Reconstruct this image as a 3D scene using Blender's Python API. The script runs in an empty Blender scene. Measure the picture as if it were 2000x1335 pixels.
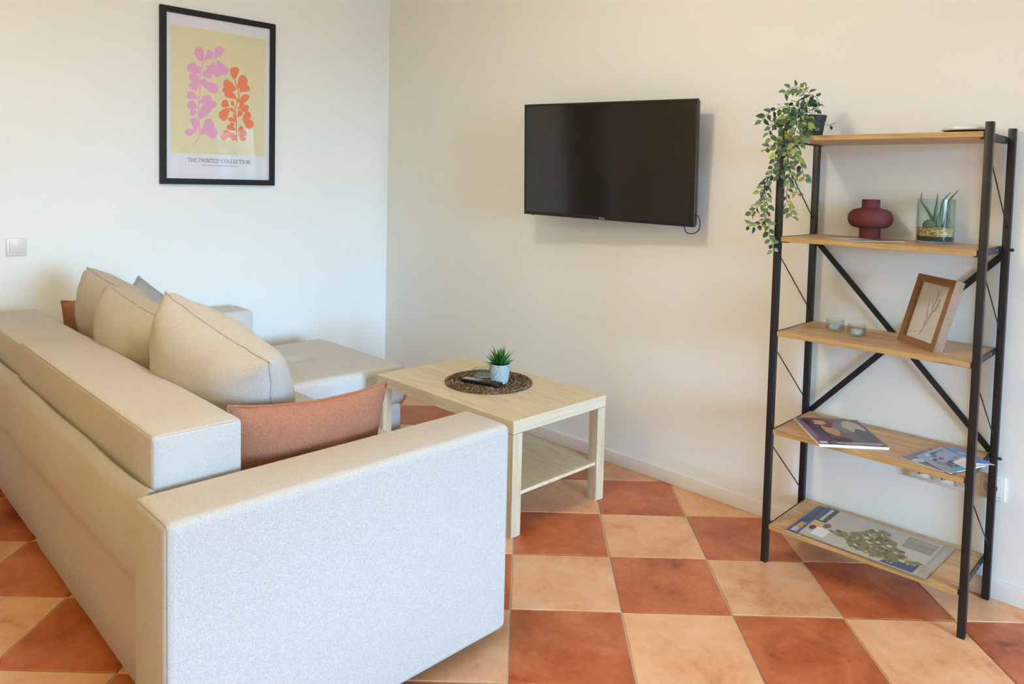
import bpy, bmesh, math, random
from mathutils import Vector, Matrix, noise as mnoise
random.seed(7)
S = bpy.context.scene
COL = S.collection
R = math.radians

# ---------------------------------------------------------------- camera
cam_d = bpy.data.cameras.new('camera'); cam = bpy.data.objects.new('camera', cam_d); COL.objects.link(cam)
S.camera = cam
CAM = Vector((4.0753, -2.8446, 1.3449))
_y, _p, _r = R(134.6386), R(-3.0252), R(1.4011)
_f = Vector((math.cos(_p)*math.cos(_y), math.cos(_p)*math.sin(_y), math.sin(_p)))
_rt = Vector((math.sin(_y), -math.cos(_y), 0)); _up = _rt.cross(_f)
_a = math.cos(_r)*_rt + math.sin(_r)*_up; _b = -math.sin(_r)*_rt + math.cos(_r)*_up
_m = Matrix((_a, _b, -_f)).transposed().to_4x4(); _m.translation = CAM
cam.matrix_world = _m
cam_d.sensor_fit = 'HORIZONTAL'; cam_d.sensor_width = 36.0
FPX = 1456.4; PX, PY = 0.01637, 0.16094
cam_d.lens = 36.0*FPX/2000.0
cam_d.shift_x = -FPX*PX/2000.0; cam_d.shift_y = -FPX*PY/2000.0
cam_d.clip_start = 0.05; cam_d.clip_end = 200

# ---------------------------------------------------------------- light
S.view_settings.view_transform = 'Standard'; S.view_settings.look = 'None'
S.view_settings.gamma = 1.0; S.view_settings.use_curve_mapping = False
S.view_settings.exposure = 0.04
S.cycles.use_denoising = True; S.cycles.use_light_tree = False
S.cycles.max_bounces = 8; S.cycles.diffuse_bounces = 4; S.cycles.glossy_bounces = 2; S.cycles.transmission_bounces = 8
S.cycles.sample_clamp_indirect = 8.0; S.cycles.caustics_reflective = False; S.cycles.caustics_refractive = False
S.cycles.use_adaptive_sampling = True; S.cycles.adaptive_threshold = 0.04
LAMPS = [((2.36, -1.72), 68.0, (1.0, 0.93, 0.81), 'round white ceiling lamp above the sofa'),
         ((2.2, -3.65), 51.0, (1.0, 0.71, 0.06), 'round white ceiling lamp in the back half of the room')]
SKY_STRENGTH = 85.0; SKY_COLOR = (0.37, 0.65, 1.0); GROUND_COLOR = (0.06, 0.11, 0.17)
w = bpy.data.worlds.new('sky'); S.world = w; w.use_nodes = True
nt = w.node_tree; nt.nodes.clear()
geo = nt.nodes.new('ShaderNodeTexCoord'); sep = nt.nodes.new('ShaderNodeSeparateXYZ')
mr = nt.nodes.new('ShaderNodeMapRange'); mr.inputs[1].default_value = -0.02; mr.inputs[2].default_value = 0.02
mx = nt.nodes.new('ShaderNodeMix'); mx.data_type = 'RGBA'
mx.inputs[6].default_value = (*GROUND_COLOR, 1); mx.inputs[7].default_value = (*SKY_COLOR, 1)
bg = nt.nodes.new('ShaderNodeBackground'); bg.inputs[1].default_value = SKY_STRENGTH
wo = nt.nodes.new('ShaderNodeOutputWorld')
nt.links.new(geo.outputs['Generated'], sep.inputs[0]); nt.links.new(sep.outputs[2], mr.inputs[0])
nt.links.new(mr.outputs[0], mx.inputs[0]); nt.links.new(mx.outputs[2], bg.inputs[0]); nt.links.new(bg.outputs[0], wo.inputs[0])

RX, RY, RZ = 9.0, -4.2, 2.62          # room: x 0..RX, y RY..0, z 0..RZ
WINS = [(-2.70, -1.85, 0.25, 2.25), (-1.75, -0.90, 0.25, 2.25)]     # glazed openings in the wall at x = RX
for (y0, y1, z0, z1) in WINS:                               # portals only guide the sampling of the sky
    ld = bpy.data.lights.new('window_portal', 'AREA'); ld.shape = 'RECTANGLE'; ld.size = z1-z0; ld.size_y = y1-y0
    ld.cycles.is_portal = True
    lo = bpy.data.objects.new('window_portal', ld); COL.objects.link(lo)
    lo.location = (RX+0.10, (y0+y1)/2, (z0+z1)/2); lo.rotation_euler = (0, R(90), 0)

# ---------------------------------------------------------------- pixel helper (real distances along a ray)
def ray(u, v):
    x = (u-1000.0)/FPX-PX; y = (667.5-v)/FPX-PY
    return x*_a+y*_b+_f
def atY(u, v, y):
    d = ray(u, v); return CAM+d*((y-CAM.y)/d.y)
def atZ(u, v, z):
    d = ray(u, v); return CAM+d*((z-CAM.z)/d.z)

# ---------------------------------------------------------------- materials
def lin(c):
    return tuple(((x/255)/12.92 if x/255 <= 0.04045 else ((x/255+0.055)/1.055)**2.4) for x in c)
MATS = {}
class N:
    def __init__(s, name):
        s.m = bpy.data.materials.new(name); s.m.use_nodes = True; s.t = s.m.node_tree
        s.b = s.t.nodes['Principled BSDF']; MATS[name] = s.m
    def n(s, kind, **k):
        x = s.t.nodes.new('ShaderNode'+kind)
        for a, v in k.items():
            if a.startswith('i_'):
                key = a[2:]; key = int(key) if key.isdigit() else key.replace('_', ' ')
                x.inputs[key].default_value = v
            else: setattr(x, a, v)
        return x
    def l(s, a, b): s.t.links.new(a, b)
    def set(s, **k):
        for a, v in k.items():
            a = a.replace('_', ' ')
            s.b.inputs[a].default_value = (*v, 1) if isinstance(v, tuple) and len(v) == 3 else v
        return s
    def ramp(s, src, stops):
        r = s.n('ValToRGB'); e = r.color_ramp.elements
        while len(e) < len(stops): e.new(0.5)
        for q, (p, c) in zip(e, stops): q.position = p; q.color = (*c, 1)
        s.l(src, r.inputs[0]); return r
    def coord(s, scale=(1, 1, 1), kind='Object', rnd=False, rot=(0, 0, 0)):
        tc = s.n('TexCoord'); mp = s.n('Mapping'); mp.inputs['Scale'].default_value = scale; mp.inputs['Rotation'].default_value = rot
        s.l(tc.outputs[kind], mp.inputs[0])
        if rnd:
            oi = s.n('ObjectInfo'); ml = s.n('Math', operation='MULTIPLY'); ml.inputs[1].default_value = 37.0
            s.l(oi.outputs['Random'], ml.inputs[0]); s.l(ml.outputs[0], mp.inputs['Location'])
        return mp.outputs[0]
    def noise(s, co, scale, detail=3, rough=0.5, dist=0.0):
        x = s.n('TexNoise'); x.inputs['Scale'].default_value = scale; x.inputs['Detail'].default_value = detail
        x.inputs['Roughness'].default_value = rough; x.inputs['Distortion'].default_value = dist
        s.l(co, x.inputs['Vector']); return x.outputs['Fac']
    def bump(s, h, strength=0.3, dist=0.002):
        x = s.n('Bump'); x.inputs['Strength'].default_value = strength; x.inputs['Distance'].default_value = dist
        s.l(h, x.inputs['Height']); s.l(x.outputs[0], s.b.inputs['Normal']); return x
    def col(s, out): s.l(out, s.b.inputs['Base Color'])

def plain(name, rgb, rough=0.5, metal=0.0, spec=0.5, **k):
    a = N(name); a.set(Base_Color=lin(rgb), Roughness=rough, Metallic=metal, Specular_IOR_Level=spec, **k); return a.m

def m_wall(name, rgb):
    a = N(name); c = a.noise(a.coord(), 2.0, 1)
    b = lin(rgb); r = a.ramp(c, [(0.3, tuple(x*0.985 for x in b)), (0.7, b)]); a.col(r.outputs[0])
    a.set(Roughness=0.9, Specular_IOR_Level=0.0); return a.m
M_WALL = m_wall('wall_paint', (240, 239, 231)); M_CEIL = m_wall('ceiling_paint', (242, 242, 240))
M_TRIM = plain('trim_white', (240, 238, 232), 0.45)

def m_fabric(name, c1, c2, scale=1.0, bs=0.35):
    a = N(name); co = a.coord()
    n1 = a.noise(co, 420*scale, 2, 0.6); n2 = a.noise(co, 9, 2)
    wx = a.n('TexWave', bands_direction='X'); wx.inputs['Scale'].default_value = 190*scale; wx.inputs['Distortion'].default_value = 3; wx.inputs['Detail'].default_value = 1
    wz = a.n('TexWave', bands_direction='DIAGONAL'); wz.inputs['Scale'].default_value = 190*scale; wz.inputs['Distortion'].default_value = 3; wz.inputs['Detail'].default_value = 1
    a.l(co, wx.inputs['Vector']); a.l(co, wz.inputs['Vector'])
    ad = a.n('Math', operation='ADD'); a.l(wx.outputs['Fac'], ad.inputs[0]); a.l(wz.outputs['Fac'], ad.inputs[1])
    ad2 = a.n('Math', operation='MULTIPLY_ADD'); ad2.inputs[1].default_value = 0.09; a.l(ad.outputs[0], ad2.inputs[0]); a.l(n1, ad2.inputs[2])
    r = a.ramp(ad2.outputs[0], [(0.30, lin(c1)), (0.82, lin(c2))])
    a.col(r.outputs[0]); a.bump(ad2.outputs[0], bs, 0.0012)
    a.set(Roughness=0.95, Specular_IOR_Level=0.15, Sheen_Weight=0.0); return a.m
M_FAB = m_fabric('sofa_fabric', (172, 164, 154), (208, 201, 192))
M_FABD = m_fabric('chaise_fabric', (192, 187, 180), (224, 219, 213))
M_PIL = m_fabric('pillow_fabric', (172, 164, 152), (204, 197, 186), 0.9, 0.45)
M_GREY = m_fabric('grey_fabric', (140, 132, 128), (176, 168, 162), 0.9)
M_RUST = m_fabric('rust_fabric', (140, 88, 64), (180, 124, 96), 0.8, 0.5)
M_THREAD = plain('seam_thread', (178, 170, 160), 0.95, 0.0, 0.1)

def m_tile(name, stops, wear):
    a = N(name); co = a.coord(rnd=True)
    n = a.noise(co, 5.5, 5, 0.62, 0.4); n2 = a.noise(co, 38, 3, 0.7)
    mixn = a.n('Math', operation='MULTIPLY_ADD'); mixn.inputs[1].default_value = 0.35; a.l(n2, mixn.inputs[0]); a.l(n, mixn.inputs[2])
    r = a.ramp(mixn.outputs[0], [(p, lin(c)) for p, c in stops])
    oi = a.n('ObjectInfo'); mr_ = a.n('MapRange'); mr_.inputs[3].default_value = 0.90; mr_.inputs[4].default_value = 1.08
    a.l(oi.outputs['Random'], mr_.inputs[0])
    hsv = a.n('HueSaturation'); a.l(mr_.outputs[0], hsv.inputs['Value']); a.l(r.outputs[0], hsv.inputs['Color'])
    a.col(hsv.outputs[0])
    rr = a.n('MapRange'); rr.inputs[3].default_value = 0.26; rr.inputs[4].default_value = 0.42; a.l(n, rr.inputs[0]); a.l(rr.outputs[0], a.b.inputs['Roughness'])
    a.bump(n2, 0.06, 0.0012); a.set(Specular_IOR_Level=0.5); return a.m
M_TD = m_tile('tile_terracotta', [(0.42, (120, 52, 26)), (0.56, (176, 88, 46)), (0.70, (192, 104, 60)), (0.86, (206, 124, 80))], 0)
M_TL = m_tile('tile_peach', [(0.42, (204, 132, 86)), (0.58, (226, 164, 116)), (0.72, (234, 178, 132)), (0.9, (240, 192, 150))], 0)
M_GROUT = plain('grout', (218, 200, 180), 0.9)

def m_wood(name, stops, scale=(1, 14, 14), ring=3.0, knots=False, rough=0.45):
    a = N(name); co = a.coord(scale, rnd=True)
    n = a.noise(co, ring, 5, 0.6, 0.6); fine = a.noise(co, ring*9, 3, 0.6)
    k = a.n('Math', operation='MULTIPLY_ADD'); k.inputs[1].default_value = 0.3; a.l(fine, k.inputs[0]); a.l(n, k.inputs[2])
    r = a.ramp(k.outputs[0], [(p, lin(c)) for p, c in stops]); out = r.outputs[0]
    if knots:
        co2 = a.coord((4, 14, 14), rnd=True); v = a.n('TexVoronoi'); v.inputs['Scale'].default_value = 1.3; a.l(co2, v.inputs['Vector'])
        kr = a.ramp(v.outputs['Distance'], [(0.04, lin((86, 58, 34))), (0.20, (1, 1, 1))])
        mm = a.n('Mix', data_type='RGBA', blend_type='MULTIPLY'); mm.inputs[0].default_value = 0.8
        a.l(out, mm.inputs[6]); a.l(kr.outputs[0], mm.inputs[7]); out = mm.outputs[2]
    a.col(out); a.bump(k.outputs[0], 0.08, 0.0008); a.set(Roughness=rough); return a.m
M_OAK = m_wood('pale_oak', [(0.40, (196, 174, 136)), (0.62, (218, 200, 162)), (0.85, (230, 214, 180))], (1.2, 14, 14))
M_OAKL = m_wood('pale_oak_upright', [(0.40, (190, 168, 134)), (0.62, (208, 188, 154)), (0.85, (220, 203, 172))], (16, 16, 1.2))
M_RUSTIC = m_wood('rustic_oak', [(0.38, (148, 104, 66)), (0.55, (188, 146, 100)), (0.70, (204, 164, 118)), (0.9, (216, 180, 136))], (1.6, 16, 16), 3.0, True)
M_RUSTEDGE = m_wood('rustic_oak_edge', [(0.38, (148, 112, 62)), (0.6, (184, 148, 92)), (0.9, (202, 170, 118))], (1.6, 24, 40), 3.0, True)
M_FRAMEW = m_wood('brown_frame_wood', [(0.4, (126, 90, 54)), (0.8, (150, 110, 70))], (6, 30, 30), 3.0, False, 0.5)
M_DOOR = m_wood('door_wood', [(0.4, (92, 66, 44)), (0.8, (122, 92, 64))], (14, 14, 1), 3.0)
M_BLACKM = plain('black_metal', (22, 22, 26), 0.45, 0.0, 0.5)
M_STEEL = plain('bolt_steel', (150, 150, 150), 0.3, 1.0)
M_BLACKP = plain('black_plastic', (18, 18, 19), 0.4)
M_SCREEN = plain('tv_screen', (30, 28, 26), 0.10, 0.0, 0.55)
M_LOGO = plain('logo_silver', (205, 205, 205), 0.4)
M_LED = plain('standby_red', (150, 50, 30), 0.4)
M_FRAMEB = plain('black_frame', (30, 30, 28), 0.6, 0.0, 0.3)
M_PAPER = plain('poster_paper', (232, 230, 232), 0.6)
M_ART = plain('art_beige', (230, 218, 174), 0.6)
M_PINK = plain('art_pink', (234, 164, 200), 0.6)
M_ORANGE = plain('art_orange', (238, 130, 84), 0.6)
M_INK = plain('print_ink', (118, 122, 112), 0.7)
M_SWITCH = plain('switch_plastic', (226, 222, 208), 0.35)
M_DARKHOLE = plain('socket_hole', (40, 36, 33), 0.6)
def m_pane(name, tint=(1, 1, 1)):
    a = N(name); t = a.t; tr = a.n('BsdfTransparent'); tr.inputs[0].default_value = (*tint, 1); gl = a.n('BsdfGlossy'); gl.inputs['Roughness'].default_value = 0.03
    lw = a.n('LayerWeight'); pw = a.n('Math', operation='POWER'); pw.inputs[1].default_value = 3.0; a.l(lw.outputs['Facing'], pw.inputs[0])
    fr = a.n('Math', operation='MULTIPLY_ADD'); fr.inputs[1].default_value = 0.75; fr.inputs[2].default_value = 0.035; a.l(pw.outputs[0], fr.inputs[0]); mxs = a.n('MixShader'); o = t.nodes['Material Output']
    a.l(fr.outputs[0], mxs.inputs[0]); a.l(tr.outputs[0], mxs.inputs[1]); a.l(gl.outputs[0], mxs.inputs[2]); a.l(mxs.outputs[0], o.inputs[0]); return a.m
M_PANE = m_pane('picture_glass'); M_GLASS = m_pane('clear_glass', (0.91, 0.95, 0.94))
M_VASE = N('burgundy_ceramic'); _n = M_VASE.noise(M_VASE.coord(), 240, 4); M_VASE.bump(_n, 0.25, 0.001)
M_VASE.set(Base_Color=lin((106, 44, 44)), Roughness=0.8); M_VASE = M_VASE.m
M_POTW = N('pale_blue_ceramic'); _c = M_POTW.coord((1, 1, 1))
M_POTW.set(Base_Color=lin((176, 190, 194)), Roughness=0.5); M_POTW = M_POTW.m
M_SOIL = plain('soil', (58, 46, 38), 0.95)
def m_leaf(name, stops, rough=0.45):
    a = N(name); oi = a.n('ObjectInfo'); r = a.ramp(oi.outputs['Random'], [(p, lin(c)) for p, c in stops]); a.col(r.outputs[0])
    a.set(Roughness=rough); return a.m
M_IVY = m_leaf('ivy_leaf', [(0.0, (44, 62, 40)), (0.4, (72, 98, 62)), (0.7, (96, 122, 78)), (0.88, (128, 146, 62)), (1.0, (164, 174, 70))])
M_STEM = plain('ivy_stem', (74, 72, 50), 0.7)
M_SUCC = m_leaf('succulent_leaf', [(0.0, (30, 92, 34)), (0.5, (46, 122, 46)), (1.0, (74, 140, 60))])
M_ALOE = m_leaf('aloe_leaf', [(0.0, (72, 96, 72)), (1.0, (104, 126, 100))])
def m_pebble(name, cs, scale):
    a = N(name); v = a.n('TexVoronoi'); v.inputs['Scale'].default_value = scale; a.l(a.coord(), v.inputs['Vector'])
    sx = a.n('SeparateColor'); a.l(v.outputs['Color'], sx.inputs[0]); r = a.ramp(sx.outputs[0], [(p, lin(c)) for p, c in cs]); a.col(r.outputs[0])
    a.bump(v.outputs['Distance'], 0.6, 0.003); a.set(Roughness=0.8); return a.m
M_PEB = m_pebble('tan_pebbles', [(0.0, (120, 86, 44)), (0.4, (196, 152, 84)), (0.8, (226, 190, 128)), (1.0, (238, 220, 180))], 210)
M_BLKPEB = m_pebble('dark_pebbles', [(0.0, (26, 26, 30)), (1.0, (58, 58, 62))], 190)
M_MAT = m_pebble('woven_seagrass', [(0.0, (58, 40, 28)), (0.5, (104, 78, 54)), (0.85, (140, 112, 80)), (1.0, (176, 148, 112))], 130)
M_WAX = plain('white_wax', (228, 234, 240), 0.5)
M_TINW = plain('tealight_tin', (190, 195, 200), 0.3, 0.8)
M_ROUTER = plain('white_plastic', (226, 236, 234), 0.3)
M_BTN = plain('button_grey', (196, 196, 196), 0.5)
M_PRINTS = {}
def ink(rgb, rough=0.35):
    if rgb not in M_PRINTS: M_PRINTS[rgb] = plain('print_%d_%d_%d' % rgb, rgb, rough)
    return M_PRINTS[rgb]

# ---------------------------------------------------------------- mesh helpers
def finish(bm, name, mat, parent=None, smooth=False, loc=None, mats=None):
    bmesh.ops.recalc_face_normals(bm, faces=bm.faces) if smooth != 'raw' else None
    me = bpy.data.meshes.new(name); bm.to_mesh(me); bm.free()
    for m in (mats or [mat]): me.materials.append(m)
    if smooth:
        for p in me.polygons: p.use_smooth = True
        if smooth != 'all': me.set_sharp_from_angle(angle=R(38))
    return link(name, me, parent, loc)
def link(name, me, parent=None, loc=None):
    o = bpy.data.objects.new(name, me); COL.objects.link(o)
    if loc is not None: o.location = loc
    if parent is not None: o.parent = parent
    return o
def tag(o, label=None, cat=None, group=None, kind=None):
    if label: o['label'] = label
    if cat: o['category'] = cat
    if group: o['group'] = group
    if kind: o['kind'] = kind
    return o
def empty(name, loc, label, cat, group=None, rot=None):
    o = bpy.data.objects.new(name, None); COL.objects.link(o); o.location = loc; o.empty_display_size = 0.05
    if rot: o.rotation_euler = rot
    return tag(o, label, cat, group)
def addbox(bm, lo, hi, bev=0.0, seg=2, mi=0, M=None):
    lo, hi = Vector(lo), Vector(hi)
    r = bmesh.ops.create_cube(bm, size=1.0); vs = r['verts']
    bmesh.ops.scale(bm, vec=hi-lo, verts=vs); bmesh.ops.translate(bm, vec=(lo+hi)/2, verts=vs)
    fs = set(f for v in vs for f in v.link_faces)
    if bev > 0:
        es = list(set(e for v in vs for e in v.link_edges))
        rr = bmesh.ops.bevel(bm, geom=es, offset=bev, segments=seg, profile=0.5, affect='EDGES')
        vs = list(set(vs_ for f in rr['faces'] for vs_ in f.verts) | set(v for v in vs if v.is_valid))
        fs = set(f for v in vs for f in v.link_faces)
    for f in fs: f.material_index = mi
    if M is not None: bmesh.ops.transform(bm, matrix=M, verts=list(set(v for f in fs for v in f.verts)))
def box(name, lo, hi, mat, parent=None, bev=0.0, seg=2, smooth=None):
    bm = bmesh.new(); addbox(bm, lo, hi, bev, seg)
    return finish(bm, name, mat, parent, smooth if smooth is not None else (bev > 0 and seg > 1))
def cbox(name, lo, hi, mat, parent=None, bev=0.0, seg=2):
    """box whose origin sits at its own centre"""
    lo, hi = Vector(lo), Vector(hi); c = (lo+hi)/2
    o = box(name, lo-c, hi-c, mat, parent, bev, seg); o.location = c; return o
def addlathe(bm, prof, n=32, mi=0, cx=0, cy=0):
    rings = []
    for (r, z) in prof:
        if r < 1e-6: rings.append([bm.verts.new((cx, cy, z))])
        else: rings.append([bm.verts.new((cx+r*math.cos(2*math.pi*k/n), cy+r*math.sin(2*math.pi*k/n), z)) for k in range(n)])
    for a, b in zip(rings, rings[1:]):
        for k in range(n):
            k2 = (k+1) % n
            if len(a) == 1 and len(b) == 1: continue
            if len(a) == 1: f = bm.faces.new((a[0], b[k2], b[k]))
            elif len(b) == 1: f = bm.faces.new((a[k], a[k2], b[0]))
            else: f = bm.faces.new((a[k], a[k2], b[k2], b[k]))
            f.material_index = mi
def lathe(name, prof, mat, parent=None, loc=None, n=32):
    bm = bmesh.new(); addlathe(bm, prof, n); return finish(bm, name, mat, parent, True, loc)
def addtube(bm, pts, rad, n=6, closed=False, mi=0, taper=None):
    pts = [Vector(p) for p in pts]; L = len(pts); rings = []
    prev = None
    for i, p in enumerate(pts):
        if closed: t = pts[(i+1) % L]-pts[i-1]
        else: t = pts[min(i+1, L-1)]-pts[max(i-1, 0)]
        if t.length < 1e-9: t = Vector((0, 0, 1))
        t.normalize()
        if prev is None:
            u = t.orthogonal().normalized()
        else:
            u = prev-t*prev.dot(t)
            u = u.normalized() if u.length > 1e-6 else t.orthogonal().normalized()
        prev = u; v = t.cross(u)
        r = rad if taper is None else rad*taper(i/(L-1))
        rings.append([bm.verts.new(p+r*(math.cos(2*math.pi*k/n)*u+math.sin(2*math.pi*k/n)*v)) for k in range(n)])
    rng = range(L) if closed else range(L-1)
    for i in rng:
        a, b = rings[i], rings[(i+1) % L]
        for k in range(n):
            f = bm.faces.new((a[k], a[(k+1) % n], b[(k+1) % n], b[k])); f.material_index = mi
    if not closed:
        bm.faces.new(rings[0][::-1]).material_index = mi; bm.faces.new(rings[-1]).material_index = mi
def tube(name, pts, rad, mat, parent=None, n=6, closed=False, taper=None):
    bm = bmesh.new(); addtube(bm, pts, rad, n, closed, 0, taper); return finish(bm, name, mat, parent, 'all')
def spline(pts, k=6):
    pts = [Vector(p) for p in pts]; out = []
    for i in range(len(pts)-1):
        p0, p1, p2, p3 = pts[max(i-1, 0)], pts[i], pts[i+1], pts[min(i+2, len(pts)-1)]
        for j in range(k):
            t = j/k
            out.append(0.5*((2*p1)+(p2-p0)*t+(2*p0-5*p1+4*p2-p3)*t*t+(3*p1-p0-3*p2+p3)*t**3))
    out.append(pts[-1]); return out
def rounded(pts, r=0.012, n=4):
    """polyline with its corners rounded"""
    pts = [Vector(p) for p in pts]; out = [pts[0]]
    for a_, b_, c_ in zip(pts, pts[1:], pts[2:]):
        p0 = b_+(a_-b_).normalized()*min(r, (a_-b_).length*.45); p2 = b_+(c_-b_).normalized()*min(r, (c_-b_).length*.45)
        for k in range(n+1):
            t = k/n; out.append(p0*(1-t)**2+b_*2*t*(1-t)+p2*t*t)
    out.append(pts[-1]); return out
def frame_from(o, x, y):
    """4x4 whose origin is o, x axis along x, y axis near y"""
    X = Vector(x).normalized(); Z = X.cross(Vector(y)).normalized(); Y = Z.cross(X)
    m = Matrix((X, Y, Z)).transposed().to_4x4(); m.translation = Vector(o); return m
def poly(bm, pts, mi=0, th=0.0):
    vs = [bm.verts.new(p) for p in pts]; f = bm.faces.new(vs); f.material_index = mi; return f

# ---------------------------------------------------------------- the room
def struct(o): return tag(o, kind='structure')
box_s = lambda name, lo, hi, mat: struct(box(name, lo, hi, mat))
floor = box_s('floor', (-0.2, RY-0.2, -0.12), (RX+0.2, 0.2, -0.0035), M_GROUT)
box_s('ceiling', (-0.2, RY-0.2, RZ), (RX+0.2, 0.2, RZ+0.15), M_CEIL)
box_s('wall_back', (-0.2, 0, -0.12), (RX+0.2, 0.2, RZ), M_WALL)
bm = bmesh.new()
addbox(bm, (-0.2, -3.22, -0.12), (0, 0, RZ)); addbox(bm, (-0.2, -4.12, 2.05), (0, -3.22, RZ)); addbox(bm, (-0.2, RY, -0.12), (0, -4.12, RZ))
struct(finish(bm, 'wall_left', M_WALL))
box_s('wall_front', (-0.2, RY-0.2, -0.12), (RX+0.2, RY, RZ), m_wall('ochre_bounce_paint', (224, 204, 168)))  # unseen wall, ochre tint made up to warm the light bounced onto the sofa
bm = bmesh.new(); ys = [RY]+[q for w_ in WINS for q in w_[:2]]+[0.0]
for i in range(0, len(ys), 2): addbox(bm, (RX, ys[i], -0.12), (RX+0.2, ys[i+1], RZ))
for (y0, y1, z0, z1) in WINS:
    addbox(bm, (RX, y0, -0.12), (RX+0.2, y1, z0)); addbox(bm, (RX, y0, z1), (RX+0.2, y1, RZ))
struct(finish(bm, 'wall_right', M_WALL))
for k, (y0, y1, z0, z1) in enumerate(WINS):
    bm = bmesh.new()
    for a, b in (((y0, z0), (y1, z0+.06)), ((y0, z1-.06), (y1, z1)), ((y0, z0), (y0+.06, z1)), ((y1-.06, z0), (y1, z1))):
        addbox(bm, (RX+.05, a[0], a[1]), (RX+.11, b[0], b[1]), 0.004)
    struct(finish(bm, 'window_%d' % (k+1), M_TRIM))
d = struct(box('door_1', (-0.06, -4.115, 0.0), (-0.02, -3.225, 2.045), M_DOOR, None, 0.004))
tube('door_handle', spline([(-0.02, -3.32, 1.0), (0.03, -3.32, 1.0), (0.035, -3.36, 1.0), (0.035, -3.44, 1.0)], 4), 0.009, M_STEEL, d, 8)
def baseboard(name, lo, hi): struct(box(name, lo, hi, M_TRIM, None, 0.004, 2))
baseboard('baseboard_back', (0.0, -0.013, 0), (RX, 0.0, 0.064))
baseboard('baseboard_left', (0.0, -3.22, 0), (0.013, -0.013, 0.064))
baseboard('baseboard_front', (0.0, RY, 0), (RX, RY+0.013, 0.064))
baseboard('baseboard_right', (RX-0.013, RY+0.013, 0), (RX, -0.013, 0.064))

# floor tiles, laid on the diagonal and cut at the walls; each is a piece of the floor
TS, TYAW, TX0, TY0 = 0.35051, R(44.384), 2.45876, -1.22776
tc, ts_ = math.cos(TYAW), math.sin(TYAW)
def clip(pts, ax, val, keep_less):
    out = []
    for i in range(len(pts)):
        a, b = pts[i-1], pts[i]; ia = (a[ax] < val) == keep_less; ib = (b[ax] < val) == keep_less
        if ia != ib:
            t = (val-a[ax])/(b[ax]-a[ax]); out.append((a[0]+(b[0]-a[0])*t, a[1]+(b[1]-a[1])*t))
        if ib: out.append(b)
    return out
def area(pts): return 0.5*sum(pts[i-1][0]*pts[i][1]-pts[i][0]*pts[i-1][1] for i in range(len(pts)))
def tile_mesh(pts, mat):
    bm = bmesh.new(); n = len(pts); c = (sum(p[0] for p in pts)/n, sum(p[1] for p in pts)/n)
    def ring(s, z): return [bm.verts.new((p[0]+(c[0]-p[0])*s, p[1]+(c[1]-p[1])*s, z)) for p in pts]
    r0, r1, r2 = ring(0, -0.006), ring(0, -0.0012), ring(0.009, 0.0)
    for a, b in ((r0, r1), (r1, r2)):
        for k in range(n): bm.faces.new((a[k], a[(k+1) % n], b[(k+1) % n], b[k]))
    bm.faces.new(r2)
    me = bpy.data.meshes.new('tile'); bm.to_mesh(me); bm.free(); me.materials.append(mat); return me
G = 0.0028; h = TS/2-G
sq = [(-h, -h), (h, -h), (h, h), (-h, h)]
sq_r = [(x*tc-y*ts_, x*ts_+y*tc) for x, y in sq]
FULL = {True: tile_mesh(sq_r, M_TD), False: tile_mesh(sq_r, M_TL)}
cells = []
for i in range(-30, 31):
    for j in range(-30, 31):
        cx = TX0+TS*((i+.5)*tc-(j+.5)*ts_); cy = TY0+TS*((i+.5)*ts_+(j+.5)*tc)
        if not (-0.25 < cx < RX+0.25 and RY-0.25 < cy < 0.25): continue
        q = [(cx+x, cy+y) for x, y in sq_r]
        for ax, val, kl in ((0, 0.003, False), (0, RX-0.003, True), (1, RY+0.003, False), (1, -0.003, True)):
            if q: q = clip(q, ax, val, kl)
        if len(q) < 3 or abs(area(q)) < 4e-4: continue
        cells.append((math.hypot(cx-2.3, (cy+1.0)*0.9), cx, cy, (i+j) % 2 == 1, q))
cells.sort(key=lambda c_: c_[0])
for _d, cx, cy, dark, q in cells[:290]:                  # nearest tiles, one by one
    if len(q) == 4 and abs(abs(area(q))-4*h*h) < 1e-6: link('tile', FULL[dark], floor, (cx, cy, 0))
    else:
        mx_, my_ = sum(p[0] for p in q)/len(q), sum(p[1] for p in q)/len(q)
        link('tile', tile_mesh([(p[0]-mx_, p[1]-my_) for p in q], M_TD if dark else M_TL), floor, (mx_, my_, 0))
bm = bmesh.new()                                         # the rest, far behind the camera
for _d, cx, cy, dark, q in cells[290:]:
    mi = 0 if dark else 1
    a_ = [bm.verts.new((p[0], p[1], -0.006)) for p in q]; b_ = [bm.verts.new((p[0], p[1], 0.0)) for p in q]
    bm.faces.new(b_).material_index = mi
    for k in range(len(q)): bm.faces.new((a_[k], a_[(k+1) % len(q)], b_[(k+1) % len(q)], b_[k])).material_index = mi
tag(finish(bm, 'far_tiles', None, floor, False, None, [M_TD, M_TL]), kind='stuff')

# ceiling lamp (out of frame, it throws the soft shadows under the television and the shelves)
for k, (pos, stren, colr, lab) in enumerate(LAMPS):
    lamp = empty('ceiling_lamp', (*pos, RZ), lab, 'lamp', 'ceiling lamps')
    lathe('mount', [(0, 0), (0.085, 0), (0.085, -0.025), (0.03, -0.035), (0.012, -0.04), (0.012, -0.08), (0, -0.08)], M_TRIM, lamp)
    a = N('lamp_glow_%d' % k); a.set(Base_Color=(0.9, 0.9, 0.9), Emission_Color=(*colr, 1), Emission_Strength=stren)
    lathe('shade', [(0, -0.25), (0.05, -0.247), (0.095, -0.225), (0.122, -0.185), (0.125, -0.15), (0.105, -0.11), (0.06, -0.085), (0, -0.08)], a.m, lamp, None, 16)

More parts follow.
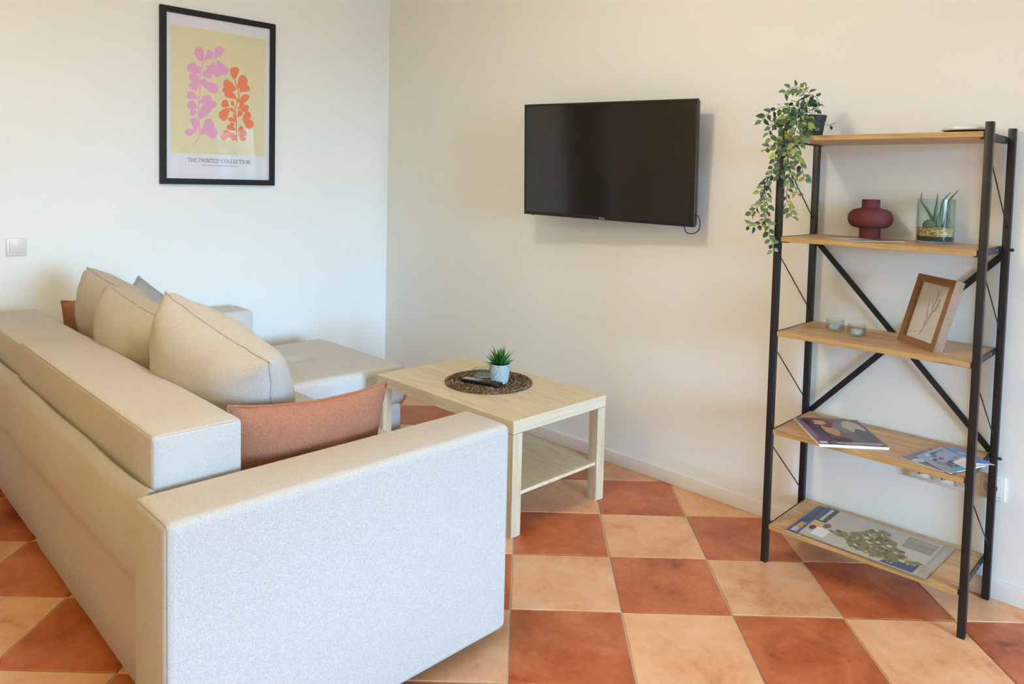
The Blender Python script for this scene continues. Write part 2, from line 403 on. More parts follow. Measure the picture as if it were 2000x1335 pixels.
# ---------------------------------------------------------------- corner sofa
SZ = 0.43
sofa = empty('corner_sofa', (1.32, -1.5, 0), 'large beige fabric corner sofa with chaise, seen from behind', 'sofa')
_base = Vector((1.32, -1.5, 0))
def spart(o):
    o.location = o.location-_base if o.parent is sofa else o.location; return o
def soft(name, lo, hi, bev, mat, seg=4, dents=None, sub=0, amp=0.0):
    bm = bmesh.new(); addbox(bm, lo, hi, bev, seg)
    if sub:
        bmesh.ops.subdivide_edges(bm, edges=[e for e in bm.edges if e.calc_length() > 0.1], cuts=sub, use_grid_fill=True)
        for v in bm.verts:
            v.co += Vector((mnoise.noise(v.co*5), mnoise.noise(v.co*5+Vector((9, 0, 0))), mnoise.noise(v.co*5+Vector((0, 9, 0)))))*amp
            if dents:
                for (dx, dy, r, dep) in dents:
                    q = math.hypot(v.co.x-dx, v.co.y-dy)/r
                    if q < 3 and v.co.z > (lo[2]+hi[2])/2: v.co.z -= dep*math.exp(-q*q)
    return spart(finish(bm, name, mat, sofa, True))
# near arm
AX0, AX1, AY0, AY1, AZ = 2.362, 2.556, -2.303, -1.338, 0.642
arm = soft('armrest', (AX0, AY0, 0.028), (AX1, AY1, AZ), 0.022, M_FAB, 4)
bm = bmesh.new()
rr = 0.007
addtube(bm, rounded([(AX1-rr, AY0+rr, 0.05), (AX1-rr, AY0+rr, AZ-rr), (AX0+rr, AY0+rr, AZ-rr), (AX0+rr, AY0+.03, AZ-.0045)], 0.014), 0.0022, 6)
spart(finish(bm, 'piping', M_THREAD, sofa, 'all'))
# far arm
soft('armrest', (0.085, AY0, 0.028), (0.283, -1.04, 0.632), 0.024, M_FABD, 4)
# seat frame, seat and chaise
soft('base', (1.105, -2.2, 0.035), (2.358, -1.27, 0.24), 0.02, M_FABD, 3)
soft('seat_cushion', (1.105, -2.06, 0.235), (2.358, -1.248, SZ-.004), 0.035, M_FAB, 4, None, 5, 0.003)
soft('chaise_base', (0.285, -2.2, 0.035), (1.098, -0.66, 0.24), 0.02, M_FABD, 3)
soft('chaise_cushion', (0.285, -2.06, 0.235), (1.10, -0.632, SZ), 0.035, M_FABD, 4, [(0.66, -0.98, 0.045, 0.024), (0.66, -1.5, 0.045, 0.024)], 26, 0.003)
bm = bmesh.new(); bmesh.ops.create_uvsphere(bm, u_segments=16, v_segments=8, radius=0.018)
bmesh.ops.scale(bm, vec=(1, 1, .45), verts=bm.verts); bmesh.ops.translate(bm, vec=(0.66, -0.98, SZ-.019), verts=bm.verts)
spart(finish(bm, 'button', M_FABD, sofa, True))
# upholstered outer back in two lengths, fuller above the fold
def back_panel(x0, x1, off):
    prof = [(-2.13, 0.035), (-2.205, 0.035), (-2.222, 0.06), (-2.245, 0.22), (-2.262, 0.36), (-2.268, 0.40), (-2.286, 0.425), (-2.298, 0.46), (-2.300, 0.54), (-2.296, 0.60), (-2.286, 0.632), (-2.272, 0.643), (-2.262, 0.636), (-2.258, 0.60), (-2.258, 0.45), (-2.13, 0.40)]
    bm = bmesh.new(); n = 14; rings = []
    for k in range(n+1):
        t = k/n; x = x0+(x1-x0)*t; e = min(t, 1-t)*(x1-x0); pull = 0.008*math.exp(-e/0.02)
        rings.append([bm.verts.new((x, y+(pull if y < -2.2 else 0)-off+0.004*mnoise.noise(Vector((x*4, z*5, 3)))*(1 if y < -2.2 else 0), z)) for y, z in prof])
    for a_, b_ in zip(rings, rings[1:]):
        for k in range(len(prof)): bm.faces.new((a_[k], a_[(k+1) % len(prof)], b_[(k+1) % len(prof)], b_[k]))
    bm.faces.new(rings[0]); bm.faces.new(rings[-1][::-1])
    return spart(finish(bm, 'back_panel', M_FAB, sofa, True))
back_panel(1.085, 2.356, 0.0); back_panel(0.285, 1.080, -0.006)
# boxy back cushions
def back_box(x0, x1, y0, y1, z1):
    o = soft('back_cushion', (x0, y0, 0.425), (x1, y1, z1), 0.012, M_FAB, 3, None, 7, 0.0012)
    bm = bmesh.new(); e = 0.0045
    addtube(bm, rounded([(x0+.02, y0+e, z1-e), (x1-e, y0+e, z1-e), (x1-e, y1-e, z1-e), (x0+.02, y1-e, z1-e)], 0.012), 0.0020, 5)
    addtube(bm, [(x1-e, y0+e, z1-.014), (x1-e, y0+e, 0.5)], 0.0020, 5)
    pp = finish(bm, 'piping', M_THREAD, o, 'all'); return o
back_box(1.072, 2.345, -2.256, -2.048, 0.757); back_box(0.30, 1.066, -2.250, -2.035, 0.744)
for fx, fy in ((0.36, -2.1), (0.36, -0.72), (1.02, -0.72), (2.45, -2.2), (2.45, -1.42), (1.2, -2.1)):
    bm = bmesh.new(); addlathe(bm, [(0, 0), (0.022, 0), (0.026, 0.036), (0, 0.036)], 16, 0, fx, fy); spart(finish(bm, 'foot', M_BLACKP, sofa, True))

# ---------------------------------------------------------------- cushions
def pillow(name, c, xd, yd, w_, h_, t_, mat, label, cat='cushion', group=None, seed=0, pinch=0.07, sag=0.0, power=2.6, exps=(0.62, 0.62)):
    M = frame_from(c, xd, yd); n = 30; bm = bmesh.new()
    grid = {}
    for side in (1, -1):
        for i in range(n+1):
            for j in range(n+1):
                u = math.sin((i/n-.5)*math.pi*0.92)/math.sin(.46*math.pi); v = math.sin((j/n-.5)*math.pi*0.92)/math.sin(.46*math.pi)
                edge = i in (0, n) or j in (0, n)
                if side == -1 and edge: grid[(side, i, j)] = grid[(1, i, j)]; continue
                x = u*w_/2*(1-pinch*(1-v*v)*abs(u)**3); y = v*h_/2*(1-pinch*(1-u*u)*abs(v)**3)
                a_ = max(0, 1-abs(u)**power)**exps[0]*max(0, 1-abs(v)**power)**exps[1]
                z = t_/2*a_
                wr = 1-a_
                z += 0.010*mnoise.noise(Vector((u*2.2+seed, v*2.2, side*3)))*a_**0.5
                z += 0.011*mnoise.noise(Vector((u*(7 if abs(v) > abs(u) else 2.5)+seed, v*(7 if abs(u) > abs(v) else 2.5), side*5)))*wr*(0 if edge else 1)
                x += sag*(-v)*0.0
                y -= sag*(1-u*u)*(0.5+0.5*v)
                grid[(side, i, j)] = bm.verts.new((x, y, side*z if not edge else 0.004*mnoise.noise(Vector((u*6+seed, v*6, 0)))))
    for side in (1, -1):
        for i in range(n):
            for j in range(n):
                q = [grid[(side, i, j)], grid[(side, i+1, j)], grid[(side, i+1, j+1)], grid[(side, i, j+1)]]
                bm.faces.new(q if side == 1 else q[::-1])
    edge_pts = [grid[(1, i, 0)].co.copy() for i in range(n)]+[grid[(1, n, j)].co.copy() for j in range(n)]+[grid[(1, i, n)].co.copy() for i in range(n, 0, -1)]+[grid[(1, 0, j)].co.copy() for j in range(n, 0, -1)]
    o = finish(bm, name, mat, None, 'all'); o.matrix_world = M
    bm = bmesh.new(); addtube(bm, edge_pts, 0.0035, 6, True)
    finish(bm, 'seam', mat, o, 'all')
    return tag(o, label, cat, group)
GP = 'beige back pillows on the sofa'
# x direction along the sofa, y direction up the pillow
pillow('sofa_pillow', (1.875, -1.895, 0.668), (1, 0.09, -0.20), (0.0, -0.22, 1), 0.61, 0.51, 0.29, M_PIL, 'largest beige pillow nearest the camera, leaning beside the rust cushion', 'pillow', GP, 1, 0.05, 0.0, 3.0, (0.46, 0.46))
pillow('sofa_pillow', (1.295, -1.915, 0.664), (1, 0.02, -0.10), (0.0, -0.18, 1), 0.57, 0.48, 0.26, M_PIL, 'middle beige pillow of the row along the sofa back', 'pillow', GP, 5, 0.05, 0.0, 3.0, (0.46, 0.46))
pillow('sofa_pillow', (0.835, -1.858, 0.676), (1, 0.03, -0.09), (0.0, -0.20, 1), 0.54, 0.50, 0.24, M_PIL, 'beige pillow farthest along the sofa back, nearest the picture wall', 'pillow', GP, 9, 0.05, 0.0, 3.0, (0.46, 0.46))
pillow('grey_pillow', (0.535, -1.635, 0.662), (0.10, 0.77, -0.63), (-0.15, 0.62, 0.77), 0.36, 0.28, 0.15, M_GREY, 'grey pillow peeking out behind the far beige pillows', 'pillow', None, 3)
pillow('rust_cushion', (2.255, -1.825, 0.60), (0.06, 1, -0.03), (0.16, 0.02, 1), 0.46, 0.33, 0.12, M_RUST, 'rust brown cushion propped inside the near armrest', 'cushion', 'rust brown cushions', 12, 0.06, 0.014)
pillow('rust_cushion', (0.365, -1.762, 0.60), (0.20, 0.98, 0.0), (-0.12, -0.12, 1), 0.38, 0.34, 0.11, M_RUST, 'rust brown cushion mostly hidden at the far left end of the sofa', 'cushion', 'rust brown cushions', 15)

# ---------------------------------------------------------------- coffee table
TB = Vector((1.2297, -0.8992, 0))
table = empty('coffee_table', TB, 'pale oak coffee table with lower shelf in front of the sofa', 'table', None, (0, 0, R(-0.3)))
TW, TD, TH = 0.9, 0.55, 0.45
M_OAKY = m_wood('pale_oak_end', [(0.40, (200, 180, 146)), (0.62, (214, 197, 166)), (0.85, (224, 210, 182))], (16, 1.2, 30))
bm = bmesh.new(); addbox(bm, (-TW/2, -TD/2, -0.025), (TW/2, TD/2, 0.025), 0.0015, 1); bm.normal_update()
for f in bm.faces:
    if abs(f.normal.x) > .7: f.material_index = 1
finish(bm, 'table_top', None, table, False, (TW/2, TD/2, 0.425), [M_OAK, M_OAKY])
for lx in (0, TW-.05):
    for ly in (0, TD-.05): cbox('leg', (lx+.0005, ly+.0005, 0), (lx+.0495, ly+.0495, 0.3985), M_OAKL, table, 0.0015, 1)
cbox('lower_shelf', (0.045, 0.012, 0.152), (TW-.012, TD-.012, 0.166), M_OAK, table, 0.001, 1)

# woven mat
MC = Vector((1.665, -0.605, TH))
bm = bmesh.new(); rnd = random.Random(3)
rings = 9; R0 = 0.195
for k in range(rings):
    r = 0.016+(R0-0.024)*k/(rings-1); nseg = max(14, int(r*300)); ph = rnd.random()*6
    waves = max(4, int(2*math.pi*r/0.03))
    for s in (0, math.pi):
        pts = []
        N_ = waves*6
        for q in range(N_):
            t = 2*math.pi*q/N_
            pts.append(MC+Vector(((r+0.0058*math.sin(waves*t+s+ph))*math.cos(t), (r+0.0058*math.sin(waves*t+s+ph))*math.sin(t), 0.0060+0.0024*math.cos(waves*t*1+s+ph))))
        addtube(bm, pts, 0.0036, 5, True)
    if k % 2 == 0:
        for q in range(waves):                       # spokes crossing the rings
            t = 2*math.pi*q/waves+ph
            if k < rings-1: addtube(bm, [MC+Vector(((r)*math.cos(t), r*math.sin(t), 0.0042)), MC+Vector(((r+0.024)*math.cos(t+.05), (r+.024)*math.sin(t+.05), 0.0042))], 0.003, 5)
for v in bm.verts: v.co -= MC
mat_o = finish(bm, 'woven_placemat', M_MAT, None, 'all', MC)
tag(mat_o, 'round brown woven placemat on the pale coffee table', 'placemat')
MZ = TH+0.0118

# potted succulent
pp = empty('potted_succulent', (1.727, -0.598, MZ), 'small green spiky plant in a pale blue pot on the woven mat', 'plant')
lathe('pot', [(0, 0), (0.034, 0), (0.037, 0.003), (0.046, 0.080), (0.0465, 0.084), (0.0445, 0.0855), (0.042, 0.084), (0.041, 0.072), (0, 0.072)], M_POTW, pp, None, 40)
bm = bmesh.new()                                        # raised diamond lattice
for sgn in (1, -1):
    for k in range(14):
        pts = []
        for q in range(15):
            t = q/14; z = 0.006+t*0.068; r = 0.0372+0.0088*(z/0.08); an = 2*math.pi*k/14+sgn*t*1.15
            pts.append((r*math.cos(an), r*math.sin(an), z))
        addtube(bm, pts, 0.0015, 4)
finish(bm, 'diamond_relief', M_POTW, pp, 'all')
bm = bmesh.new(); bmesh.ops.create_circle(bm, cap_ends=True, segments=24, radius=0.0415); bmesh.ops.translate(bm, vec=(0, 0, .074), verts=bm.verts)
for k in range(60):
    an, r = random.random()*6.28, 0.038*math.sqrt(random.random())
    mm = Matrix.Translation((r*math.cos(an), r*math.sin(an), 0.0755)) @ Matrix.Scale(random.uniform(.6, 1.2), 4)
    bmesh.ops.create_icosphere(bm, subdivisions=1, radius=0.0035, matrix=mm)
tag(finish(bm, 'potting_gravel', m_pebble('pot_gravel', [(0, (70, 58, 46)), (.6, (150, 124, 96)), (1, (205, 190, 165))], 160), pp, True), kind='stuff')
def blade_mesh(L, W_, curl, fold=0.35, n=6):
    bm = bmesh.new(); rows = []
    for k in range(n+1):
        t = k/n; w_ = W_*math.sin(math.pi*min(1, 0.18+0.82*t)**0.8)*(1 if t < 1 else 0)
        if t >= 0.999: w_ = 0.0002
        x = curl*L*t*t; z = L*t
        rows.append((bm.verts.new((x+fold*w_, w_, z)), bm.verts.new((x, 0, z)), bm.verts.new((x+fold*w_, -w_, z)), bm.verts.new((x-0.35*w_, 0, z))))
    for a_, b_ in zip(rows, rows[1:]):
        for k in range(4): bm.faces.new((a_[k], a_[(k+1) % 4], b_[(k+1) % 4], b_[k]))
    bmesh.ops.recalc_face_normals(bm, faces=bm.faces)
    me = bpy.data.meshes.new('leaf'); bm.to_mesh(me); bm.free()
    for p in me.polygons: p.use_smooth = True
    return me
blades = [blade_mesh(0.088, 0.0068, c) for c in (0.12, 0.28, -0.05)]
for b in blades: b.materials.append(M_SUCC)
nb = 58
for k in range(nb):
    t = k/nb; tilt = R(6+66*t**0.9); an = k*2.39996
    o = link('leaf', blades[k % 3], pp)
    o.location = (0.009*math.cos(an)*t, 0.009*math.sin(an)*t, 0.073); sc = random.uniform(.8, 1.05)*(1.05-0.28*t)
    o.scale = (sc, sc, sc); o.rotation_euler = (Matrix.Rotation(an, 3, 'Z') @ Matrix.Rotation(tilt, 3, 'Y')).to_euler()

# remote control
a0, a1 = atZ(905, 741, MZ), atZ(979, 754, MZ)
rl = (a1-a0).length; ra = math.atan2((a1-a0).y, (a1-a0).x)
rem = empty('remote_control', (a0+a1)/2+Vector((0.006, -0.010, 0)), 'black remote control lying on the woven mat', 'remote control', None, (0, 0, ra))
bm = bmesh.new(); addbox(bm, (-rl/2, -0.022, 0.001), (rl/2, 0.022, 0.014), 0.0055, 3)
for v in bm.verts:
    if v.co.x > rl*.25: v.co.z += 0.004*((v.co.x-rl*.25)/(rl*.25))*(1 if v.co.z > .01 else 0)
finish(bm, 'body', M_BLACKP, rem, True)
bm = bmesh.new()
for q in range(9):
    for s in (-1, 0, 1): addbox(bm, (-rl/2+.014+q*.0125, s*.0125-.0042, .0135), (-rl/2+.014+q*.0125+.007, s*.0125+.0042, .0158), .0008, 1)
finish(bm, 'buttons', M_BTN, rem)
# glass ashtray
ash = empty('glass_ashtray', (1.598, -0.578, MZ), 'low clear glass ashtray on the woven mat behind the remote', 'ashtray')
lathe('dish', [(0, 0), (0.042, 0), (0.046, 0.003), (0.049, 0.032), (0.047, 0.034), (0.044, 0.033), (0.040, 0.009), (0, 0.008)], M_GLASS, ash, None, 32)

# ---------------------------------------------------------------- television
tvm = Matrix.Translation((1.926, -0.162, 1.450)) @ Matrix.Rotation(R(6.0), 4, 'Z') @ Matrix.Rotation(R(3.1), 4, 'X') @ Matrix.Rotation(R(1.0), 4, 'Y')
tv = empty('television', (0, 0, 0), 'black flat screen television mounted on the wall', 'television'); tv.matrix_world = tvm
TVW, TVH = 0.92/2, 0.538/2
box('back_shell', (-TVW+.004, 0.006, -TVH+.004), (TVW-.004, 0.034, TVH-.004), M_BLACKP, tv, 0.006, 2)
box('rear_housing', (-TVW+.2, 0.034, -TVH+.03), (TVW-.2, 0.062, TVH-.18), M_BLACKP, tv, 0.01, 2)
bm = bmesh.new(); bz = 0.0095
for lo, hi in (((-TVW, -0.006, TVH-bz), (TVW, 0.012, TVH)), ((-TVW, -0.006, -TVH), (TVW, 0.012, -TVH+.016)), ((-TVW, -0.006, -TVH+.016), (-TVW+bz, 0.012, TVH-bz)), ((TVW-bz, -0.006, -TVH+.016), (TVW, 0.012, TVH-bz))):
    addbox(bm, lo, hi, 0.0012, 1)
finish(bm, 'bezel', M_BLACKP, tv)
box('screen', (-TVW+bz-.001, -0.0025, -TVH+.015), (TVW-bz+.001, 0.006, TVH-bz+.001), M_SCREEN, tv)
bm = bmesh.new()                                         # round emblem and two letters
zc = -TVH+.008
def ringm(bm, cx, cz, r0, r1, y, n=20):
    A = [bm.verts.new((cx+r0*math.cos(6.2832*k/n), y, cz+r0*math.sin(6.2832*k/n))) for k in range(n)]; B = [bm.verts.new((cx+r1*math.cos(6.2832*k/n), y, cz+r1*math.sin(6.2832*k/n))) for k in range(n)]
    for k in range(n): bm.faces.new((A[k], A[(k+1) % n], B[(k+1) % n], B[k]))
yy = -0.0064
ringm(bm, -0.0115, zc, 0.0036, 0.0048, yy)
addbox(bm, (-0.0127, yy-.0002, zc-.0015), (-0.0115, yy+.0002, zc+.0022)); addbox(bm, (-0.0127, yy-.0002, zc-.002), (-0.0096, yy+.0002, zc-.001))
addbox(bm, (-0.003, yy-.0002, zc-.004), (-0.0015, yy+.0002, zc+.004)); addbox(bm, (-0.0015, yy-.0002, zc-.004), (0.003, yy+.0002, zc-.0026))
for lo, hi in (((.0055, .0027), (.0115, .004)), ((.0055, -.004), (.007, .004)), ((.0055, -.004), (.0115, -.0026)), ((.0101, -.004), (.0115, .0006)), ((.0085, -.0006), (.0115, .0006))):
    addbox(bm, (lo[0], yy-.0002, zc+lo[1]), (hi[0], yy+.0002, zc+hi[1]))
finish(bm, 'logo', M_LOGO, tv)
box('standby_light', (-TVW+.046, -0.004, -TVH-.003), (-TVW+.056, 0.004, -TVH+.0005), M_LED, tv)
inv = tvm.inverted()
def wl(p): return inv @ Vector(p)
bm = bmesh.new(); addbox(bm, (1.78, -0.02, 1.36), (2.08, -0.001, 1.56), 0.003, 1); addbox(bm, (1.90, -0.12, 1.43), (1.96, -0.02, 1.50), 0.003, 1)
for v in bm.verts: v.co = inv @ v.co
finish(bm, 'wall_bracket', M_BLACKP, tv)
cp = [atY(1350, 430, -.10), atY(1361, 420, -.10), atY(1367, 434, -.09), atY(1364, 450, -.085), atY(1352, 456, -.08), atY(1341, 454, -.07), atY(1337, 445, -.06), atY(1330, 425, -.02)]
tube('cable', [wl(p) for p in spline(cp, 6)], 0.0022, M_BLACKP, tv, 6)

# ---------------------------------------------------------------- framed poster on the left wall
PY0, PZ0, PW, PH = -1.4223, 1.2916, 0.6272, 0.9181
pic = empty('framed_poster', (0, PY0, PZ0), 'black framed poster with pink and orange plant shapes', 'picture')
# local: y to the right, z up, x out of the wall
FW = 0.0305
bm = bmesh.new()
def rail(q, d0, d1):
    a_ = [bm.verts.new((d1, y, z)) for y, z in q]; b_ = [bm.verts.new((d0, y, z)) for y, z in q]
    bm.faces.new(a_); bm.faces.new(b_[::-1])
    for k in range(4): bm.faces.new((a_[k], b_[k], b_[(k+1) % 4], a_[(k+1) % 4]))
o_, i_ = [(0, 0), (PW, 0), (PW, PH), (0, PH)], [(FW, FW), (PW-FW, FW), (PW-FW, PH-FW), (FW, PH-FW)]
for k in range(4): rail([o_[k], o_[(k+1) % 4], i_[(k+1) % 4], i_[k]], 0.001, 0.022)
finish(bm, 'frame', M_FRAMEB, pic)
box('paper', (0.002, FW-.002, FW-.002), (0.010, PW-FW+.002, PH-FW+.002), M_PAPER, pic)
# art rectangle in poster coordinates from its corners in the picture
def homog(src, dst):
    A = []; B = []
    for (x, y), (X_, Y_) in zip(src, dst):
        A.append([x, y, 1, 0, 0, 0, -X_*x, -X_*y]); B.append(X_); A.append([0, 0, 0, x, y, 1, -Y_*x, -Y_*y]); B.append(Y_)
    n = 8
    for i in range(n):
        p = max(range(i, n), key=lambda r_: abs(A[r_][i])); A[i], A[p] = A[p], A[i]; B[i], B[p] = B[p], B[i]
        for r_ in range(n):
            if r_ != i:
                f = A[r_][i]/A[i][i]
                A[r_] = [x-f*y for x, y in zip(A[r_], A[i])]; B[r_] -= f*B[i]
    h_ = [B[i]/A[i][i] for i in range(n)]
    return lambda x, y: ((h_[0]*x+h_[1]*y+h_[2])/(h_[6]*x+h_[7]*y+1), (h_[3]*x+h_[4]*y+h_[5])/(h_[6]*x+h_[7]*y+1))
HP = homog([(118, 35), (868, 153), (850, 1205), (98, 1205)], [(0, PH), (PW, PH), (PW, 0), (0, 0)])
q = [HP(*c) for c in ((187, 165), (803, 245), (795, 1012), (176, 1000))]
ay0, ay1, az0, az1 = (q[0][0]+q[3][0])/2, (q[1][0]+q[2][0])/2, (q[2][1]+q[3][1])/2, (q[0][1]+q[1][1])/2
box('art_panel', (0.0098, ay0, az0), (0.0104, ay1, az1), M_ART, pic)
def leafpoly(bm, base, tip, wd, x=0.0108, seed=0):
    b0, t0 = Vector((*base, 0)), Vector((*tip, 0)); d_ = t0-b0; L = d_.length; d_.normalize(); nrm = Vector((-d_.y, d_.x, 0)); n = 22; pts = []
    L2 = L+wd*0.35
    for k in range(n):
        t = 2*math.pi*k/n; s = (1-math.cos(t))/2
        wv = wd/2*math.sin(t)*(0.40+0.60*s**1.1)*(1.42)*(1+.13*mnoise.noise(Vector((math.cos(t)*1.3+seed*3.1, math.sin(t)*1.3, seed))))
        p = b0+d_*(L2*s)+nrm*wv+nrm*(0.10*L*math.sin(s*3.1)*(1 if seed % 2 else -1))
        y_, z_ = HP(p.x, p.y); pts.append((x, y_, z_))
    poly(bm, pts)
def stempoly(bm, pts, wd, x=0.0107):
    P = spline([(a_, b_, 0) for a_, b_ in pts], 5); L = []; Rr = []
    for k, p in enumerate(P):
        d_ = (P[min(k+1, len(P)-1)]-P[max(k-1, 0)]).normalized(); nn = Vector((-d_.y, d_.x, 0))*wd/2
        L.append(HP((p+nn).x, (p+nn).y)); Rr.append(HP((p-nn).x, (p-nn).y))
    for k in range(len(P)-1):
        poly(bm, [(x, *L[k]), (x, *L[k+1]), (x, *Rr[k+1]), (x, *Rr[k])])
PINK = [((392, 402), (372, 328), 62), ((408, 388), (440, 338), 46), ((470, 376), (514, 326), 58), ((488, 392), (538, 458), 58), ((415, 430), (490, 475), 64), ((432, 432), (462, 428), 44), ((386, 480), (428, 482), 66), ((368, 478), (310, 440), 62),
        ((370, 462), (366, 436), 20), ((362, 560), (318, 498), 52), ((376, 552), (404, 526), 30), ((352, 590), (318, 556), 48), ((384, 545), (470, 585), 62), ((354, 640), (300, 622), 48), ((366, 668), (432, 640), 46), ((350, 705), (306, 684), 56), ((362, 745), (462, 678), 54),
        ((346, 735), (318, 735), 42), ((368, 775), (425, 712), 56), ((342, 850), (322, 785), 46), ((345, 850), (285, 860), 46), ((385, 850), (430, 795), 62), ((390, 850), (455, 872), 72), ((372, 880), (385, 850), 30), ((364, 830), (356, 800), 24), ((396, 530), (420, 550), 36)]
ORNG = [((598, 512), (606, 452), 58), ((622, 570), (654, 505), 60), ((612, 578), (546, 536), 56), ((596, 588), (532, 584), 40), ((632, 592), (680, 566), 52), ((614, 640), (548, 612), 46), ((632, 690), (680, 625), 44), ((636, 680), (672, 700), 50), ((560, 690), (532, 668), 52), ((562, 700), (522, 760), 62),
        ((592, 690), (584, 660), 24), ((618, 760), (634, 722), 34), ((600, 730), (578, 702), 22), ((650, 770), (684, 738), 48), ((650, 770), (698, 815), 56), ((606, 790), (562, 775), 28), ((606, 780), (600, 742), 24), ((600, 845), (556, 825), 36), ((596, 880), (536, 862), 44), ((560, 862), (522, 898), 44), ((566, 862), (590, 900), 40),
        ((618, 856), (640, 826), 30), ((622, 880), (660, 862), 40), ((630, 880), (656, 900), 34), ((606, 655), (628, 650), 26), ((616, 700), (640, 690), 22), ((596, 810), (575, 800), 20)]
bm = bmesh.new(); stempoly(bm, [(325, 948), (362, 885), (362, 800), (360, 700), (374, 560), (378, 470), (402, 400), (440, 378), (490, 382)], 7)
for k, (b_, t_, w_) in enumerate(PINK): stempoly(bm, [(b_[0], b_[1]), ((b_[0]+t_[0])/2, (b_[1]+t_[1])/2)], 5); leafpoly(bm, b_, t_, w_, 0.0108+k*2e-6, k)
finish(bm, 'pink_plant_print', M_PINK, pic, 'raw' and False)
bm = bmesh.new(); stempoly(bm, [(612, 925), (606, 870), (608, 780), (602, 700), (626, 640), (622, 580), (602, 520), (604, 480)], 7)
for k, (b_, t_, w_) in enumerate(ORNG): leafpoly(bm, b_, t_, w_, 0.0108+k*2e-6, k+40)
finish(bm, 'orange_plant_print', M_ORANGE, pic, False)
# lettering: strokes with serifs, unit cell 0..1 high
def arc(cx, cy, rx, ry, a_, b_, n=9): return [(cx+rx*math.cos(R(a_+(b_-a_)*k/n)), cy+ry*math.sin(R(a_+(b_-a_)*k/n))) for k in range(n+1)]
SER = lambda x, y: [(x-.12, y), (x+.12, y)]
GL = {'T': (.72, [[(.36, 0), (.36, 1)], [(.02, 1), (.70, 1)], [(.03, 1), (.02, .84)], [(.69, 1), (.70, .84)], SER(.36, 0)]),
 'H': (.86, [[(.15, 0), (.15, 1)], [(.70, 0), (.70, 1)], [(.15, .52), (.70, .52)], SER(.15, 0), SER(.15, 1), SER(.70, 0), SER(.70, 1)]),
 'E': (.70, [[(.15, 0), (.15, 1)], [(.04, 1), (.58, 1)], [(.04, 0), (.60, 0)], [(.15, .52), (.46, .52)], [(.58, 1), (.59, .84)], [(.60, 0), (.63, .17)]]),
 'P': (.66, [[(.15, 0), (.15, 1)], [(.04, 1), (.32, 1)]+arc(.32, .74, .26, .26, 90, -90)+[(.15, .48)], SER(.15, 0)]),
 'R': (.74, [[(.15, 0), (.15, 1)], [(.04, 1), (.32, 1)]+arc(.32, .75, .25, .25, 90, -90)+[(.15, .5)], [(.34, .5), (.68, 0)], SER(.15, 0)]),
 'I': (.40, [[(.20, 0), (.20, 1)], SER(.20, 0), SER(.20, 1)]),
 'N': (.88, [[(.16, 0), (.16, 1)], [(.14, 1), (.72, 0)], [(.72, 0), (.72, 1)], SER(.16, 0), SER(.14, 1), SER(.72, 1)]),
 'D': (.84, [[(.15, 0), (.15, 1)], [(.04, 1), (.34, 1)]+arc(.34, .5, .42, .5, 90, -90)+[(.04, 0)]]),
 'C': (.80, [arc(.44, .5, .38, .5, 50, 310, 14), [(.70, .88), (.70, .70)]]),
 'O': (.90, [arc(.44, .5, .38, .5, 0, 360, 18)]),
 'L': (.66, [[(.15, 0), (.15, 1)], [(.04, 0), (.58, 0)], [(.58, 0), (.61, .18)], SER(.15, 1)]), ' ': (.34, [])}
def text_strokes(s, wd):
    x = 0; quads = []
    for ch in s:
        adv, strokes = GL[ch]
        for st in strokes:
            for p0, p1 in zip(st, st[1:]):
                p0, p1 = Vector(p0), Vector(p1); d_ = p1-p0
                if d_.length < 1e-6: continue
                d_.normalize(); w2 = wd*(1.0 if abs(d_.y) > .6 else .6)/2; nn = Vector((-d_.y, d_.x))*w2; p0 = p0-d_*w2*.4; p1 = p1+d_*w2*.4
                quads.append([(x+p.x, p.y) for p in (p0+nn, p0-nn, p1-nn, p1+nn)])
        x += adv+.06
    return quads, x
qs, tw = text_strokes('THE PRINTED COLLECTION', .15)
ty0, tz0 = HP(283, 1056); ty1, _z1 = HP(698, 1064); th_ = abs(HP(283, 1034)[1]-HP(283, 1058)[1])
bm = bmesh.new()
for k, qd in enumerate(qs): poly(bm, [(0.0104+k*1e-6, ty0+px_/tw*(ty1-ty0), tz0+py_*th_) for px_, py_ in qd])
# the small illegible line under the title, a row of short dashes
sy0, sz0 = HP(378, 1080); sy1, _ = HP(618, 1084); xx = sy0
while xx < sy1:
    l_ = random.uniform(.003, .007); poly(bm, [(0.0104, xx, sz0), (0.0104, min(xx+l_, sy1), sz0), (0.0104, min(xx+l_, sy1), sz0+.0030), (0.0104, xx, sz0+.0030)]); xx += l_+.0022
finish(bm, 'lettering', M_INK, pic, False)
bm = bmesh.new(); poly(bm, [(0.0128, FW, FW), (0.0128, PW-FW, FW), (0.0128, PW-FW, PH-FW), (0.0128, FW, PH-FW)])
finish(bm, 'glass', M_PANE, pic, False)

# ---------------------------------------------------------------- light switch
sw = empty('light_switch', (0, -2.051, 0.991), 'white square light switch on the wall above the sofa back', 'light switch')
box('plate', (0.0005, -0.040, -0.041), (0.009, 0.040, 0.041), M_SWITCH, sw, 0.004, 3)
bm = bmesh.new(); addbox(bm, (0.008, -0.028, -0.029), (0.0135, 0.028, 0.029), 0.002, 2)
for v in bm.verts:
    if v.co.x > .01: v.co.x += 0.003*v.co.z/0.029
finish(bm, 'rocker', M_SWITCH, sw, True)

